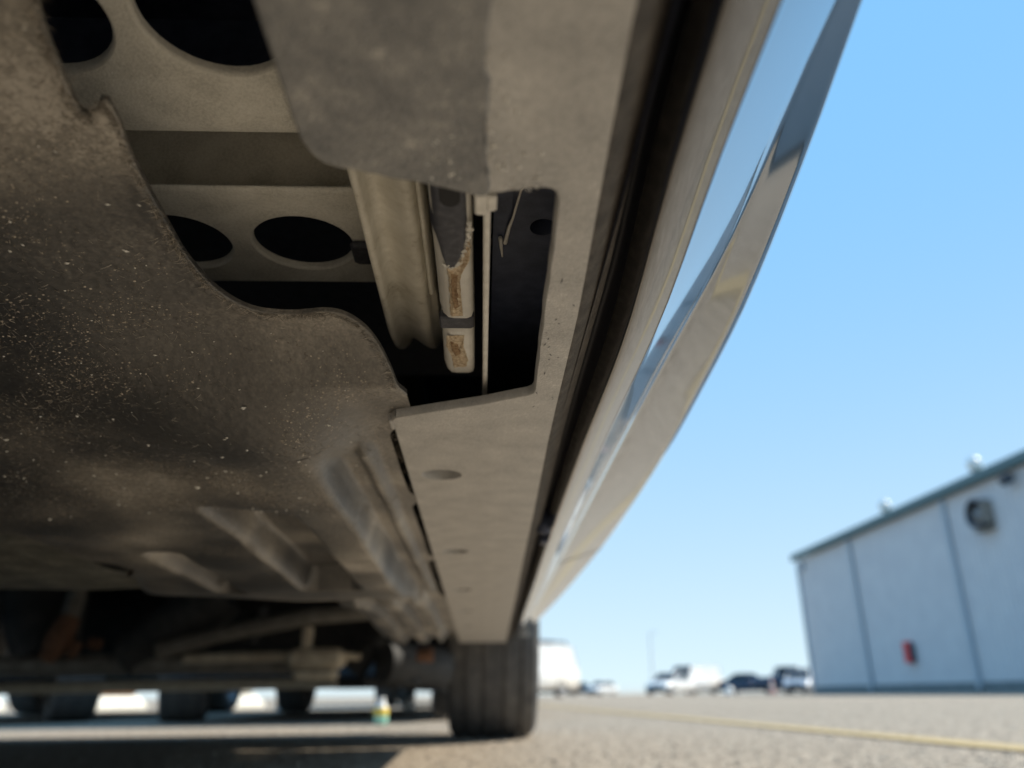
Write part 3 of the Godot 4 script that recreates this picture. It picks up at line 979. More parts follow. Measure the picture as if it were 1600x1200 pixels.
func tray_y(x: float, z: float) -> float:
	var yr := smooth_table([[0.2, 0.2350], [-0.250, 0.2350], [-0.262, 0.2330], [-0.285, 0.2150], [-0.305, 0.2055], [-0.345, 0.2010], [-0.45, 0.2000], [-0.82, 0.2000], [-0.87, 0.2070], [-1.6, 0.2090]], z)
	yr = lerpf(yr, maxf(yr, 0.2180), lerpf(smoothstep(-0.078, -0.044, x), smoothstep(-0.0735, -0.0665, x), smoothstep(-0.325, -0.385, z)))
	var yl := smooth_table([[0.2, 0.2370], [-0.10, 0.2360], [-0.20, 0.2300], [-0.30, 0.2150], [-0.40, 0.2040], [-0.50, 0.2000], [-0.82, 0.2000], [-0.87, 0.2070], [-1.6, 0.2090]], z)
	var y := lerpf(yr, yl, smoothstep(-0.085, -0.170, x))
	y += 0.021 * pocket(x, z, -0.150, -0.098, -0.412, -0.70, 0.009)
	y += 0.013 * pocket(x, z, -0.224, -0.196, -0.530, -0.71, 0.009)
	y -= 0.0050 * pocket(x, z, -0.0585, -0.0490, -0.345, -0.89, 0.003)
	var on2 := smoothstep(-0.87, -0.93, z)
	for r in [[-0.080, -0.074, -0.066, -0.060], [-0.118, -0.112, -0.098, -0.092], [-0.160, -0.153, -0.138, -0.130]]:
		y -= smoothstep(r[0], r[1], x) * (1.0 - smoothstep(r[2], r[3], x)) * on2 * 0.010
	return y + 0.0007 * sin(x * 41.0 + z * 9.0) + 0.0006 * sin(z * 53.0 - x * 17.0)

func felt_end(x: float) -> float:
	return lerpf(-0.326, -0.474, smoothstep(-0.085, -0.24, x))

func tray_edge() -> Array:
	var pts := [Vector2(-0.30, -0.040), Vector2(-0.18, -0.050), Vector2(-0.115, -0.066), Vector2(-0.090, -0.090), Vector2(-0.0875, -0.112), Vector2(-0.0900, -0.1232), Vector2(-0.0945, -0.1345), Vector2(-0.0972, -0.150), Vector2(-0.0982, -0.1610), Vector2(-0.0965, -0.1632), Vector2(-0.0944, -0.1618), Vector2(-0.0925, -0.1588), Vector2(-0.0908, -0.1590), Vector2(-0.0906, -0.1660), Vector2(-0.0924, -0.1791), Vector2(-0.0932, -0.2113), Vector2(-0.0925, -0.226), Vector2(-0.0885, -0.2420), Vector2(-0.0800, -0.2525), Vector2(-0.0680, -0.2555), Vector2(-0.0520, -0.2540), Vector2(-0.0420, -0.2625), Vector2(-0.0340, -0.2750), Vector2(-0.0285, -0.2900)]
	var out := []
	for i in pts.size() - 1:
		var p0: Vector2 = pts[max(i - 1, 0)]
		var p3: Vector2 = pts[min(i + 2, pts.size() - 1)]
		for k in 10: out.append(pts[i].cubic_interpolate(pts[i + 1], p0, p3, k / 10.0))
	out.append(pts[-1])
	# even steps along the edge, finer where it shows
	var even := [out[0]]
	var left := 0.0
	for i in out.size() - 1:
		var a: Vector2 = out[i]
		var b: Vector2 = out[i + 1]
		var step := 0.0016 if a.x > -0.12 else 0.006
		left += (b - a).length()
		if left >= step:
			even.append(b)
			left = 0.0
	return even

func build_tray(car: Node3D):
	var rng := RandomNumberGenerator.new()
	rng.seed = 31
	# felt liner: rows run from the cut edge to a line well left of it
	var edge := tray_edge()
	var st := new_st()
	var rows := []
	var n := 60
	var smoothed := []
	for i in edge.size():
		var sum := Vector2.ZERO
		var cnt := 0
		for k in range(maxi(0, i - 9), mini(edge.size(), i + 10)):
			sum += edge[k]
			cnt += 1
		var m := mini(9, mini(i, edge.size() - 1 - i))
		smoothed.append(sum / cnt if m == 9 else edge[i])
	for i in edge.size():
		var e: Vector2 = edge[i]
		var f := float(i) / (edge.size() - 1)
		# far end of this row: sweeps from left-near to the rib boundary
		var t := Vector2(-0.62, lerpf(-0.07, felt_end(-0.62), f / 0.3)) if f < 0.3 else Vector2(lerpf(-0.62, -0.0285, (f - 0.3) / 0.7), 0.0)
		if f >= 0.3: t.y = felt_end(t.x)
		var row := []
		var base := tray_y(e.x, e.y)
		row.append(Vector3(e.x, base + 0.0022, e.y))
		row.append(Vector3(e.x, base + 0.0010, e.y))
		for k in n:
			var u := pow(float(k) / (n - 1), 1.7)
			var d := (t - e).length() * u
			var p: Vector2 = e.lerp(smoothed[i], clampf(d / 0.009, 0.0, 1.0)) + (t - smoothed[i]) * u
			row.append(Vector3(p.x, tray_y(p.x, p.y) + 0.0006 * exp(-d / 0.0008) - 0.0002 * exp(-pow((d - 0.004) / 0.003, 2.0)), p.y))
		rows.append(row)
	loft(st, rows, false, 0, true)
	# the same tray goes on behind with its pressed pockets and ridges
	rows = []
	for i in 170:
		var row := []
		for j in 130:
			var v := j / 129.0
			var z := -0.62 - 0.26 * (i - 60) / 60.0 if i < 120 else -0.88 - 0.66 * (i - 119) / 50.0
			var x0 := table([[-0.3, -0.268], [-0.505, -0.268], [-0.530, -0.251], [-0.56, -0.247], [-0.60, -0.256], [-0.64, -0.274], [-0.70, -0.290], [-0.725, -0.298], [-0.76, -0.258], [-0.80, -0.200], [-0.825, -0.160], [-0.86, -0.158], [-0.885, -0.172], [-1.535, -0.182]], z)
			var xr := table([[-0.2, -0.028], [-0.350, -0.028], [-0.375, -0.0412], [-0.47, -0.0416], [-0.478, -0.0385], [-0.492, -0.0385], [-0.50, -0.0425], [-0.66, -0.0432], [-0.67, -0.0400], [-0.69, -0.0400], [-0.70, -0.0465], [-0.95, -0.0480], [-1.0, -0.030]], z)
			var x := lerpf(x0, xr, v)
			if i < 60: z = lerpf(felt_end(x), -0.62, i / 60.0)
			var lip := 0.010 * exp(-(x - x0) / 0.006) if z < -0.62 else 0.0
			row.append(Vector3(x, tray_y(x, z) + lip, z))
		rows.append(row)
	loft(st, rows, false, 0, true)
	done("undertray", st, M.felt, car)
	# smooth shield at the left with a turned-up far lip
	st = new_st()
	rows = []
	for i in 50:
		var f := i / 49.0
		var row := []
		for j in 40:
			var zz := lerpf(-0.47, -0.73, f)
			var x := lerpf(-0.80, table([[-0.4, -0.262], [-0.505, -0.262], [-0.525, -0.277], [-0.625, -0.279], [-0.65, -0.270], [-0.8, -0.270]], zz), j / 39.0)
			var near := felt_end(x) + 0.004
			var far := -0.735 + (x + 0.30) * 0.10
			var z := lerpf(near, far, f)
			var y := tray_y(x, z) + 0.006 + 0.016 * smoothstep(0.93, 1.0, f) + (0.004 if f < 0.1 else 0.0)
			row.append(Vector3(x, y, z))
		rows.append(row)
	loft(st, rows, false, 0, true)
	done("smooth_shield", st, M.shield, car)
	# loose fibres standing off the felt, nearest the camera
	var fib := new_st()
	var pr := []
	for k in 4:
		var row := []
		for j in 3:
			var a := TAU * j / 3
			row.append(Vector3(cos(a), 0, sin(a)) * (0.5 - 0.13 * k) + Vector3(pow(k / 3.0, 2.0) * 4.0, k / 3.0 * 12.0, 0))
		pr.append(row)
	loft(fib, pr, true, 0)
	fib.generate_normals()
	var mm := MultiMesh.new()
	mm.transform_format = MultiMesh.TRANSFORM_3D
	mm.use_colors = true
	mm.mesh = fib.commit()
	var count := 14000
	mm.instance_count = count
	var made := 0
	var patch := FastNoiseLite.new()
	patch.seed = 5
	patch.frequency = 16.0
	while made < count:
		var p := Vector2(rng.randf_range(-0.34, -0.034), rng.randf_range(-0.42, -0.08))
		if rng.randf() < 0.12:
			var e: Vector2 = edge[rng.randi_range(8, edge.size() - 6)]
			p = e + Vector2(rng.randf_range(-0.002, 0.0), rng.randf_range(-0.002, 0.0005))
		elif p.x > -0.094 and p.y > -0.256 - maxf(0.0, (p.x + 0.052) * 1.4): continue
		elif patch.get_noise_2d(p.x, p.y) < rng.randf_range(-0.5, 0.35) + 0.35 * smoothstep(-0.12, -0.07, p.x): continue
		var w := rng.randf_range(0.00008, 0.00020)
		var yaw := rng.randf() * TAU
		var lean := rng.randf_range(0.9, 1.65)
		var b := Basis(Vector3.UP, yaw) * Basis(Vector3.RIGHT, PI - lean)
		mm.set_instance_transform(made, Transform3D(b.scaled_local(Vector3(w, w * rng.randf_range(0.7, 1.6), w)), Vector3(p.x, tray_y(p.x, p.y) - 0.0001, p.y)))
		var t := rng.randf()
		var c := Color(0.12, 0.108, 0.094).lerp(Color(0.72, 0.66, 0.57), t * t)
		mm.set_instance_color(made, c)
		made += 1
	var fm := StandardMaterial3D.new()
	fm.vertex_color_use_as_albedo = true
	fm.roughness = 0.8
	var fi := MultiMeshInstance3D.new()
	fi.name = "felt_fibres"
	fi.multimesh = mm
	fi.material_override = fm
	fi.set_meta("kind", "stuff")
	car.add_child(fi, true)
	# dried road dirt: flat crumbs stuck all over the tray
	var flake := new_st()
	var base_ring := []
	for k in 5:
		var a := TAU * k / 5.0
		base_ring.append(Vector3(cos(a) * 0.5, 0.02, sin(a) * 0.42))
	for k in 5: tri(flake, base_ring[k], base_ring[(k + 1) % 5], Vector3(0.05, -0.20, 0.0))
	flake.generate_normals()
	var dm := MultiMesh.new()
	dm.transform_format = MultiMesh.TRANSFORM_3D
	dm.use_colors = true
	dm.mesh = flake.commit()
	dm.instance_count = 130000
	var dirt := FastNoiseLite.new()
	dirt.seed = 9
	dirt.frequency = 9.0
	dirt.fractal_octaves = 4
	made = 0
	while made < 130000:
		var p := Vector2(rng.randf_range(-0.36, -0.030), -0.12 - 0.80 * rng.randf())
		if rng.randf() < 0.10: p = Vector2(rng.randf_range(-0.18, -0.04), rng.randf_range(-1.50, -0.90))
		if p.x > -0.098 and p.y > -0.262 - maxf(0.0, (p.x + 0.052) * 1.4): continue
		if dirt.get_noise_2d(p.x * 1.5, p.y * 1.5) < rng.randf_range(-0.2, 0.5): continue
		if p.x < -0.272 and p.y < felt_end(p.x): continue
		if p.y < -0.69 - 0.1 * smoothstep(-0.27, -0.16, p.x) and p.x < -0.165: continue
		var sz := 0.00016 + 0.0010 * pow(rng.randf(), 5.0)
		var nx := (tray_y(p.x + 0.001, p.y) - tray_y(p.x - 0.001, p.y)) / 0.002
		var nz := (tray_y(p.x, p.y + 0.001) - tray_y(p.x, p.y - 0.001)) / 0.002
		var up := Vector3(-nx, 1.0, -nz).normalized()
		var side := up.cross(Vector3(0, 0, 1)).normalized()
		var bb := Basis(side, up, side.cross(up)) * Basis(Vector3.UP, rng.randf() * TAU)
		dm.set_instance_transform(made, Transform3D(bb.scaled_local(Vector3(sz, sz * 0.6, sz)), Vector3(p.x, tray_y(p.x, p.y), p.y)))
		dm.set_instance_color(made, Color(0.12, 0.105, 0.088).lerp(Color(0.56, 0.50, 0.42), pow(rng.randf(), 1.8)))
		made += 1
	var di := MultiMeshInstance3D.new()
	di.name = "caked_dirt"
	di.multimesh = dm
	di.material_override = fm
	di.set_meta("kind", "stuff")
	car.add_child(di, true)
	# grains of sand and chaff stuck in the felt
	st = new_st()
	for k in 420:
		var p := Vector2(rng.randf_range(-0.33, -0.05), rng.randf_range(-0.44, -0.10))
		if p.x > -0.097 and p.y > -0.262: continue
		var s := rng.randf_range(0.0002, 0.0006) * (2.0 if rng.randf() < 0.06 else 1.0)
		var a := rng.randf() * TAU
		var d := Vector3(cos(a), 0, sin(a)) * s * rng.randf_range(1.0, 2.2)
		var e := Vector3(-sin(a), 0, cos(a)) * s
		var o := Vector3(p.x, tray_y(p.x, p.y) - 0.0001, p.y)
		var u := Vector3(0, -s * 0.9, 0)
		for q in [[d, e], [e, -d], [-d, -e], [-e, d]]: tri(st, o + q[0], o + q[1], o + u)
	tag(done("sand_grains", st, M.galv, car), "", "", "", "stuff")

func build_axle(car: Node3D):
	var st := new_st()
	# lower crossbar, pale tan painted for light bounced off ground, in two steps
	bevel_box(st, Vector3(-1.02, 0.150, -2.74), Vector3(1.12, 0.040, 0.016), 0.004, Basis(Vector3.FORWARD, -0.006) * Basis(Vector3.RIGHT, 0.75))
	done("lower_crossbar", st, M.beam_tan, car)
	st = new_st()
	bevel_box(st, Vector3(-0.95, 0.187, -2.04), Vector3(0.62, 0.046, 0.05), 0.015)
	bevel_box(st, Vector3(-0.55, 0.186, -2.06), Vector3(0.30, 0.044, 0.06), 0.01)
	done("subframe_beam", st, M.steel_grey, car)
	st = new_st()
	bevel_box(st, Vector3(-0.385, 0.195, -2.0), Vector3(0.13, 0.045, 0.07), 0.012)
	bevel_box(st, Vector3(-0.412, 0.232, -2.0), Vector3(0.022, 0.075, 0.04), 0.006)
	bevel_box(st, Vector3(-0.385, 0.160, -1.99), Vector3(0.10, 0.022, 0.06), 0.008)
	tube(st, [Vector3(-0.35, 0.203, -2.0), Vector3(-0.285, 0.198, -2.0)], [0.011, 0.008], 10)
	tube(st, [Vector3(-0.70, 0.198, -2.02), Vector3(-0.43, 0.202, -2.0)], 0.012, 10)
	done("arm_bracket", st, M.beam_tan, car)
	st = new_st()
	tube(st, [Vector3(-0.75, 0.213, -1.98), Vector3(-0.62, 0.248, -1.98), Vector3(-0.40, 0.290, -1.98), Vector3(-0.2, 0.31, -2.0)], [0.020, 0.018, 0.020, 0.022], 14)
	done("link_arm", st, M.steel_grey, car)
	st = new_st()
	tube(st, [Vector3(-0.64, 0.36, -2.05), Vector3(-0.72, 0.29, -2.05), Vector3(-0.85, 0.20, -2.05)], [0.07, 0.065, 0.05], 16)
	done("trailing_arm", st, M.dark_steel, car)
	st = new_st()
	tube(st, [Vector3(-1.22, 0.55, -2.2), Vector3(-1.10, 0.34, -2.12), Vector3(-1.05, 0.20, -2.08)], [0.12, 0.10, 0.07], 16)
	done("spring_housing", st, M.dark_steel, car)
	st = new_st()
	tube(st, [Vector3(-0.56, 0.33, -2.12), Vector3(-0.585, 0.24, -2.12)], 0.02, 10)
	done("strut", st, M.dark_steel, car)
	st = new_st()
	tube(st, [Vector3(-1.25, 0.33, -2.6), Vector3(-1.2, 0.32, -2.6), Vector3(-0.35, 0.32, -2.6), Vector3(-0.30, 0.32, -2.6)], [0.06, 0.115, 0.115, 0.06], 20)
	done("silencer", st, M.dark_steel, car)
	st = new_st()
	tube(st, [Vector3(-0.965, 0.36, -2.0), Vector3(-0.975, 0.285, -2.0)], 0.02, 12)
	done("strut", st, M.steel_grey, car)
	st = new_st()
	tube(st, [Vector3(-0.972, 0.295, -2.0), Vector3(-0.985, 0.24, -1.99), Vector3(-1.005, 0.196, -1.99)], [0.022, 0.030, 0.016], 12)
	tube(st, [Vector3(-0.945, 0.238, -2.0), Vector3(-0.955, 0.205, -2.0)], [0.014, 0.010], 10)
	tube(st, [Vector3(-0.925, 0.236, -2.02), Vector3(-0.90, 0.232, -2.02)], 0.014, 10)
	done("rusty_bush", st, M.rust, car)
	st = new_st()
	tube(st, [Vector3(-0.24, 0.188, -2.1), Vector3(-0.10, 0.178, -2.2)], [0.05, 0.055], 14)
	tube(st, [Vector3(-0.33, 0.17, -2.2), Vector3(-0.28, 0.24, -2.2)], 0.03, 12)
	bevel_box(st, Vector3(-0.22, 0.145, -2.15), Vector3(0.14, 0.02, 0.10), 0.006)
	done("hub_carrier", st, M.dark_steel, car)
	st = new_st()
	lathe(st, [[0.0, -0.02], [0.016, -0.018], [0.018, 0.02]], 12, Vector3(-0.135, 0.202, -2.02), true)
	done("bolt_head", st, M.rust, car)
	st = new_st()
	bevel_box(st, Vector3(-0.13, 0.09, -2.9), Vector3(0.075, 0.09, 0.03), 0.01)
	bevel_box(st, Vector3(-0.13, 0.2, -2.9), Vector3(0.03, 0.16, 0.02), 0.005)
	done("flap_plate", st, M.dark_steel, car)

func make_wheel(parent: Node3D, at: Vector3, r: float, w: float, out: int, turn := 0.0):
	var wh := group_part("wheel", parent, at)
	wh.rotation.y = turn
	var st := new_st()
	var h := w / 2
	var prof := [[r * 0.66, -h * 0.82], [r * 0.74, -h * 0.96], [r * 0.86, -h], [r * 0.945, -h * 0.97], [r * 0.985, -h * 0.88]]
	var grooves := [-0.60, -0.22, 0.22, 0.60]
	var g := 0.0042
	for k in grooves:
		var x: float = k * h
		prof.append_array([[r * (1.0 - 0.012 * k * k), x - g], [r * (1.0 - 0.012 * k * k) - 0.006, x - g * 0.7], [r * (1.0 - 0.012 * k * k) - 0.006, x + g * 0.7], [r * (1.0 - 0.012 * k * k), x + g]])
	prof.append_array([[r * 0.985, h * 0.88], [r * 0.945, h * 0.97], [r * 0.86, h], [r * 0.74, h * 0.96], [r * 0.66, h * 0.82]])
	lathe(st, prof, 72, Vector3.ZERO, true, -1)
	done("tyre", st, M.tyre, wh)
	st = new_st()
	lathe(st, [[r * 0.66, -h * 0.8], [r * 0.60, -h * 0.7], [r * 0.58, 0.0], [r * 0.60, h * 0.7], [r * 0.66, h * 0.8]], 40, Vector3.ZERO, true)
	lathe(st, [[0.0, -out * h * 0.25], [r * 0.59, -out * h * 0.25], [r * 0.59, -out * h * 0.15], [0.0, -out * h * 0.15]], 40, Vector3.ZERO, true)
	for k in 5:
		var b := Basis(Vector3.RIGHT, TAU * k / 5)
		bevel_box(st, b * Vector3(0, r * 0.33, 0) + Vector3(out * h * 0.72, 0, 0), Vector3(0.022, r * 0.60, 0.06), 0.008, b)
	lathe(st, [[0.0, out * h * 0.82], [0.06, out * h * 0.80], [0.07, out * h * 0.5], [0.05, -out * h * 0.4], [0.0, -out * h * 0.4]], 20, Vector3.ZERO, true)
	done("rim", st, M.alloy, wh)

# ==================================================================== other vehicles
# a whole small car facing +z at the origin
func make_car(called: String, label: String, at: Vector3, turn: float, mat: Material, kind: String, group := "", wheel_turn := 0.0) -> Node3D:
	var c := thing(called, label, {"van": "van", "suv": "car", "sedan": "car", "pickup": "truck"}[kind], at, turn, group)
	var D: Dictionary = {
		"sedan": {"l": 2.25, "w": 0.90, "h": 1.45, "belt": 0.92, "hood": 0.78, "boot": 0.95, "gh": [1.05, 0.35, -1.05, -1.75], "r": 0.32, "low": 0.20},
		"suv": {"l": 2.35, "w": 0.95, "h": 1.72, "belt": 1.08, "hood": 1.0, "boot": 1.08, "gh": [1.10, 0.45, -1.85, -2.25], "r": 0.37, "low": 0.26},
		"van": {"l": 2.7, "w": 1.0, "h": 2.05, "belt": 1.20, "hood": 1.05, "boot": 1.2, "gh": [1.85, 1.15, -2.55, -2.66], "r": 0.36, "low": 0.26},
		"pickup": {"l": 2.7, "w": 0.98, "h": 1.80, "belt": 1.15, "hood": 1.08, "boot": 1.10, "gh": [1.15, 0.5, -0.75, -1.0], "r": 0.39, "low": 0.32}}[kind]
	var L: float = D.l
	var W: float = D.w
	var st := new_st()
	var rows := []
	for s in [[L, 0.78, 0.66, 0.42], [L - 0.06, 0.88, 0.84, 0.06], [L - 0.35, 0.97, 0.95, 0.0], [D.gh[0], 1.0, 1.0, 0.0], [0.0, 1.0, 1.0, 0.0], [D.gh[3], 1.0, 1.0, 0.0], [-L + 0.12, 0.95, 0.96, 0.02], [-L, 0.86, 0.80, 0.25]]:
		var z: float = s[0]
		var top: float = D.hood if z > D.gh[0] + 0.01 else (D.belt if z > D.gh[3] - 0.01 else D.boot)
		top *= s[2]
		var w: float = W * s[1]
		var lo: float = D.low + s[3] * 0.3
		var row := []
		for p in [[0.0, lo], [0.86, lo], [0.97, lo + 0.08], [1.0, lerpf(lo, top, 0.5)], [0.985, top - 0.12], [0.93, top - 0.02], [0.84, top], [0.0, top + 0.02]]:
			row.append(Vector3(w * p[0], p[1], z))
		for i in range(6, 0, -1): row.append(Vector3(-row[i].x, row[i].y, z))
		rows.append(row)
	loft(st, rows, true, 0)
	fan(st, rows[0], true)
	fan(st, rows[-1])
	done("body", st, mat, c)
	# greenhouse
	var g: Array = D.gh
	var y0: float = D.belt + 0.0
	var y1: float = D.h - 0.05
	var b0 := W * 0.90
	var b1 := W * 0.74
	var A := [Vector3(b0, y0, g[0]), Vector3(b1, y1, g[1]), Vector3(b1, y1, g[2]), Vector3(b0, y0, g[3])]
	var B := A.map(func(p): return Vector3(-p.x, p.y, p.z))
	st = new_st(); quad(st, A[0], A[1], B[1], B[0]); done("windscreen", st, M.glass_dark, c)
	st = new_st(); quad(st, A[2], A[3], B[3], B[2]); done("rear_window", st, M.glass_dark if kind != "van" else mat, c)
	for S in [A, B]:
		st = new_st(); quad(st, S[0], S[1], S[2], S[3]); done("side_window", st, M.glass_dark if kind != "van" else mat, c)
	st = new_st()
	for S in [A, B]:
		var m: Vector3 = (S[1] + S[2]) / 2
		for e in [[S[0], S[1]], [S[3], S[2]], [Vector3(S[0].x, y0, m.z), m]]:
			st = new_st()
			tube(st, e, 0.035, 8)
			done("pillar", st, mat, c)
	st = new_st()
	rows = []
	for s in [[g[1] + 0.10, 0.90, 0.0], [g[1], 1.03, 0.035], [(g[1] + g[2]) / 2, 1.04, 0.07], [g[2], 1.03, 0.04], [g[2] - 0.08, 0.92, 0.0]]:
		var row := []
		for p in [[1.0, -0.01], [0.96, 0.6], [0.7, 1.0], [0.0, 1.15], [-0.7, 1.0], [-0.96, 0.6], [-1.0, -0.01]]: row.append(Vector3(b1 * s[1] * p[0], y1 + s[2] * p[1] , s[0]))
		rows.append(row)
	loft(st, rows, true, 0)
	fan(st, rows[0], true); fan(st, rows[-1])
	done("roof", st, mat, c)
	st = new_st()
	bevel_box(st, Vector3(0, D.low + 0.16, L - 0.05), Vector3(W * 1.55, 0.20, 0.16), 0.05)
	done("front_bumper", st, M.fan, c)
	st = new_st()
	bevel_box(st, Vector3(0, D.low + 0.18, -L + 0.04), Vector3(W * 1.6, 0.20, 0.16), 0.05)
	done("rear_bumper", st, M.fan, c)
	st = new_st()
	bevel_box(st, Vector3(0, D.low * 0.5 + 0.13, -0.1), Vector3(W * 1.25, D.low - 0.10, L * 1.6), 0.02)
	done("underbody", st, M.black, c)
	st = new_st()
	bevel_box(st, Vector3(0, D.hood * 0.66, L - 0.02), Vector3(W * 0.95, 0.16, 0.08), 0.03)
	done("grille", st, M.glass_dark, c)
	for s in [-1, 1]:
		st = new_st()
		bevel_box(st, Vector3(s * W * 0.66, D.hood * 0.70, L - 0.06), Vector3(0.34, 0.17, 0.16), 0.06)
		done("headlight", st, M.lamp_glass, c)
		st = new_st()
		bevel_box(st, Vector3(s * W * 0.74, D.boot * 0.76, -L + 0.06), Vector3(0.22, 0.22, 0.14), 0.05)
		done("tail_light", st, M.tail, c)
		st = new_st()
		bevel_box(st, Vector3(s * (W + 0.10), D.belt + 0.05, g[0] - 0.25), Vector3(0.20, 0.15, 0.10), 0.04)
		done("mirror", st, mat, c)
		for z in [L * 0.70, -L * 0.50]:
			make_wheel(c, Vector3(s * (W - 0.12), D.r, z), D.r, 0.235, s, wheel_turn if z > 0 else 0.0)
	return c

func build_row_behind():
	# two cars parked nose to tail end beyond ours, seen under it
	make_car("dark_blue_car", "dark blue car whose steered tyres show under the silver grey car", Vector3(-0.77, 0, -6.13), 0.0, M.blue_dark, "sedan", "", 0.28)
	make_car("dark_grey_car", "dark grey car parked behind the dark blue car, mostly hidden", Vector3(-0.35, 0, -11.9), 0.0, M.dark_car, "sedan")
	var a := make_car("black_car", "black car at far left, its steered tyre showing beside a blue sky reflection plate", Vector3(-3.05, 0, -6.42), 0.0, M.dark_car, "sedan", "", 0.55)
	var st := new_st()
	bevel_box(st, Vector3(0.73, 0.150, 1.34), Vector3(0.13, 0.13, 0.03), 0.03)  # blue plate stands in for sky reflected beside the tyre
	tag(done("flap_plate", st, M.blue, a), "bright blue plate painted as a sky reflection")
	# pale concrete barriers beyond them
	var spots := [[-5.95, 0.7, M.yellow, "pale concrete barrier with yellow top, leftmost beyond the parked cars"], [-4.30, 0.62, M.orange, "pale concrete barrier with orange top beyond the steered tyre"], [-2.92, 0.55, M.concrete, "plain pale concrete barrier with lobed top between the cars"]]
	for s in spots:
		var b := thing("concrete_barrier", s[3], "barrier", Vector3(s[0], 0, -10.0), deg_to_rad(50.0), "concrete barriers beyond the parked cars")
		st = new_st()
		var w: float = s[1]
		var rows := []
		for p in [[0.0, 0.24], [0.05, 0.24], [0.12, 0.14], [0.15, 0.12]]:
			rows.append([Vector3(-w / 2 - p[1] * 0.3, p[0], p[1]), Vector3(w / 2 + p[1] * 0.3, p[0], p[1]), Vector3(w / 2 + p[1] * 0.3, p[0], -p[1]), Vector3(-w / 2 - p[1] * 0.3, p[0], -p[1])])
		loft(st, rows, true, -1, true)
		done("base", st, M.concrete, b)
		st = new_st()
		bevel_box(st, Vector3(0, 0.22, 0), Vector3(w + 0.06, 0.137, 0.21), 0.04)
		done("top_band", st, s[2], b)

func build_far_cars():
	var s := make_car("white_van", "white van with dark roof rack just right of the rear tyre", Vector3(1.62, 0, -34.0), deg_to_rad(-40), M.white_gloss, "van")
	var st := new_st()
	for x in [-0.62, 0.62]:
		tube(st, [Vector3(x, 2.02, 0.5), Vector3(x, 2.16, 0.3), Vector3(x, 2.16, -2.2), Vector3(x, 2.02, -2.4)], 0.04, 8)
	for z in [0.1, -1.0, -2.0]: tube(st, [Vector3(-0.62, 2.17, z), Vector3(0.62, 2.17, z)], 0.04, 8)
	done("roof_rack", st, M.fan, s)
	make_car("white_sedan", "white car in front of the big white van across the yard", Vector3(12.9, 0, -58), deg_to_rad(-38), M.white_gloss, "sedan")
	make_car("white_van", "big plain white van far across the yard", Vector3(16.0, 0, -64), deg_to_rad(-48), M.white_gloss, "van")
	make_car("white_sedan", "small white car farthest away, left of the lamp post", Vector3(13.4, 0, -95), deg_to_rad(-40), M.white_gloss, "sedan")
	make_car("grey_sedan", "dark grey car behind the farthest small white car", Vector3(12.2, 0, -104), deg_to_rad(60), M.dark_car, "sedan")
	make_car("dark_sedan", "dark car right of the white van", Vector3(20.3, 0, -64), deg_to_rad(75), M.blue_dark, "sedan")
	make_car("dark_pickup", "dark blue pickup between the orange cone and hall", Vector3(21.9, 0, -60), deg_to_rad(80), M.blue_dark, "pickup")
	make_car("silver_sedan", "silver car parked in front of the dark pickup near the hall corner", Vector3(21.6, 0, -57), deg_to_rad(-30), M.silver, "sedan")
	var t := make_car("black_suv", "black suv at the hall corner with red tail light showing", Vector3(24.6, 0, -63), deg_to_rad(100), M.dark_car, "suv")

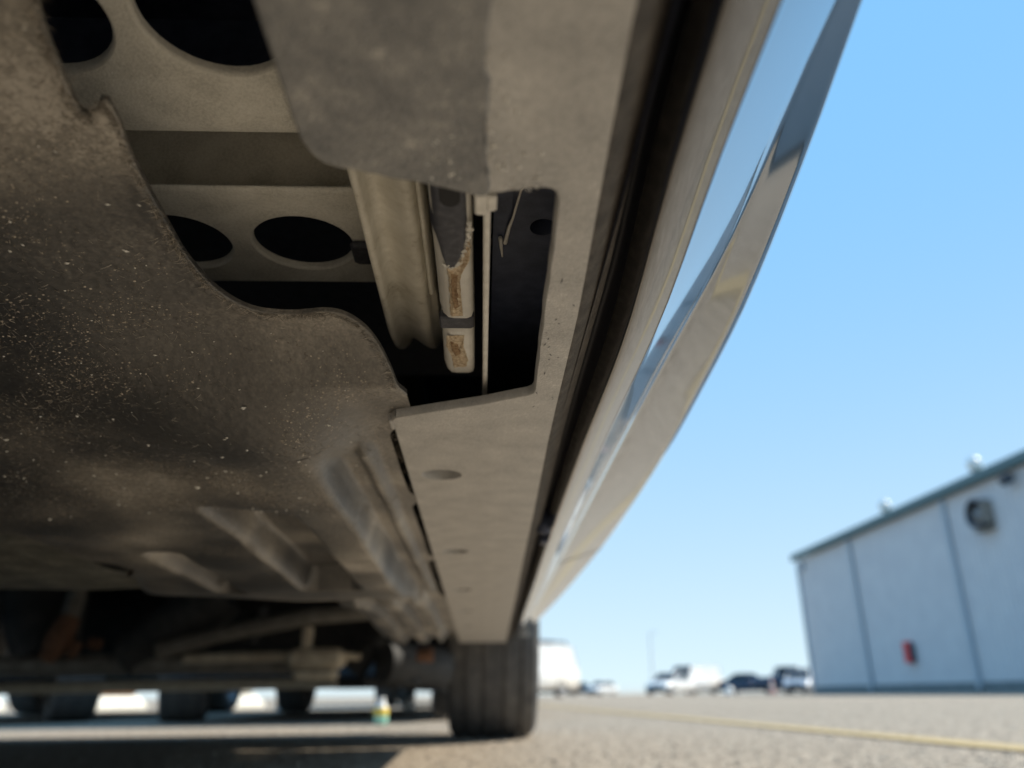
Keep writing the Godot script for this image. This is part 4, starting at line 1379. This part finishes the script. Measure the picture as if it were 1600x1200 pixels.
func build_small_things():
	# cone
	var c := thing("traffic_cone", "faded orange traffic cone standing in front of the dark cars", "cone", Vector3(18.9, 0, -55))
	var st := new_st()
	bevel_box(st, Vector3(0, 0.03, 0), Vector3(0.5, 0.06, 0.5), 0.02)
	done("base", st, M.cone, c)
	st = new_st()
	lathe(st, [[0.19, 0.06], [0.12, 0.40], [0.045, 0.90], [0.0, 0.91]], 18)
	done("body", st, M.cone, c)
	st = new_st()
	lathe(st, [[0.128, 0.38], [0.098, 0.58]], 18)
	done("band", st, M.white, c)
	# lamp post
	c = thing("lamp_post", "thin pale lamp post far off against the sky", "lamp post", Vector3(18.2, 0, -90))
	st = new_st()
	tube(st, [Vector3(0, 0, 0), Vector3(0, 6.2, 0)], [0.09, 0.06], 10)
	done("pole", st, M.pole, c)
	st = new_st()
	tube(st, [Vector3(0, 6.1, 0), Vector3(0.2, 6.3, 0), Vector3(0.5, 6.33, 0)], 0.04, 8)
	done("arm", st, M.pole, c)
	st = new_st()
	bevel_box(st, Vector3(0.6, 6.32, 0), Vector3(0.4, 0.10, 0.2), 0.03)
	done("lamp_head", st, M.pole, c)
	# bottle
	c = thing("plastic_bottle", "small bottle with yellow label and white neck left of our tyre", "bottle", Vector3(-0.425, 0, -3.68), 0.0)
	c.scale = Vector3.ONE * 0.8
	st = new_st()
	lathe(st, [[0, 0], [0.033, 0.00264], [0.03696, 0.0132], [0.03696, 0.0462]], 20)
	done("base", st, M.green, c)
	st = new_st()
	lathe(st, [[0.03762, 0.0462], [0.03828, 0.0495], [0.03828, 0.0792], [0.0363, 0.0825]], 20)
	done("yellow_label", st, M.yellow, c)
	st = new_st()
	lathe(st, [[0.0363, 0.0825], [0.02376, 0.099], [0.0198, 0.1254], [0.02112, 0.132], [0, 0.134]], 20)
	done("neck", st, M.white, c)
	# pale rounded marker stones
	for s in [[-1.72, -7.6, 0.075, "rounded white marker stone beyond the dark blue car's tyre"], [-0.62, -7.4, 0.055, "slim pale marker stone close to our tyre"], [20.3, -46.0, 0.30, "round white boulder in front of the silver car"], [14.6, -50.0, 0.24, "round white boulder in front of the white van"]]:
		c = thing("marker_stone", s[3], "stone", Vector3(s[0], 0, s[1]), 0.4, "white marker stones on the yard")
		st = new_st()
		var r: float = s[2]
		lathe(st, [[r, 0.0], [r * 1.05, r * 0.5], [r * 0.95, r * 1.2], [r * 0.6, r * 1.75], [0.0, r * 1.95]], 18)
		done("boulder", st, M.white, c)
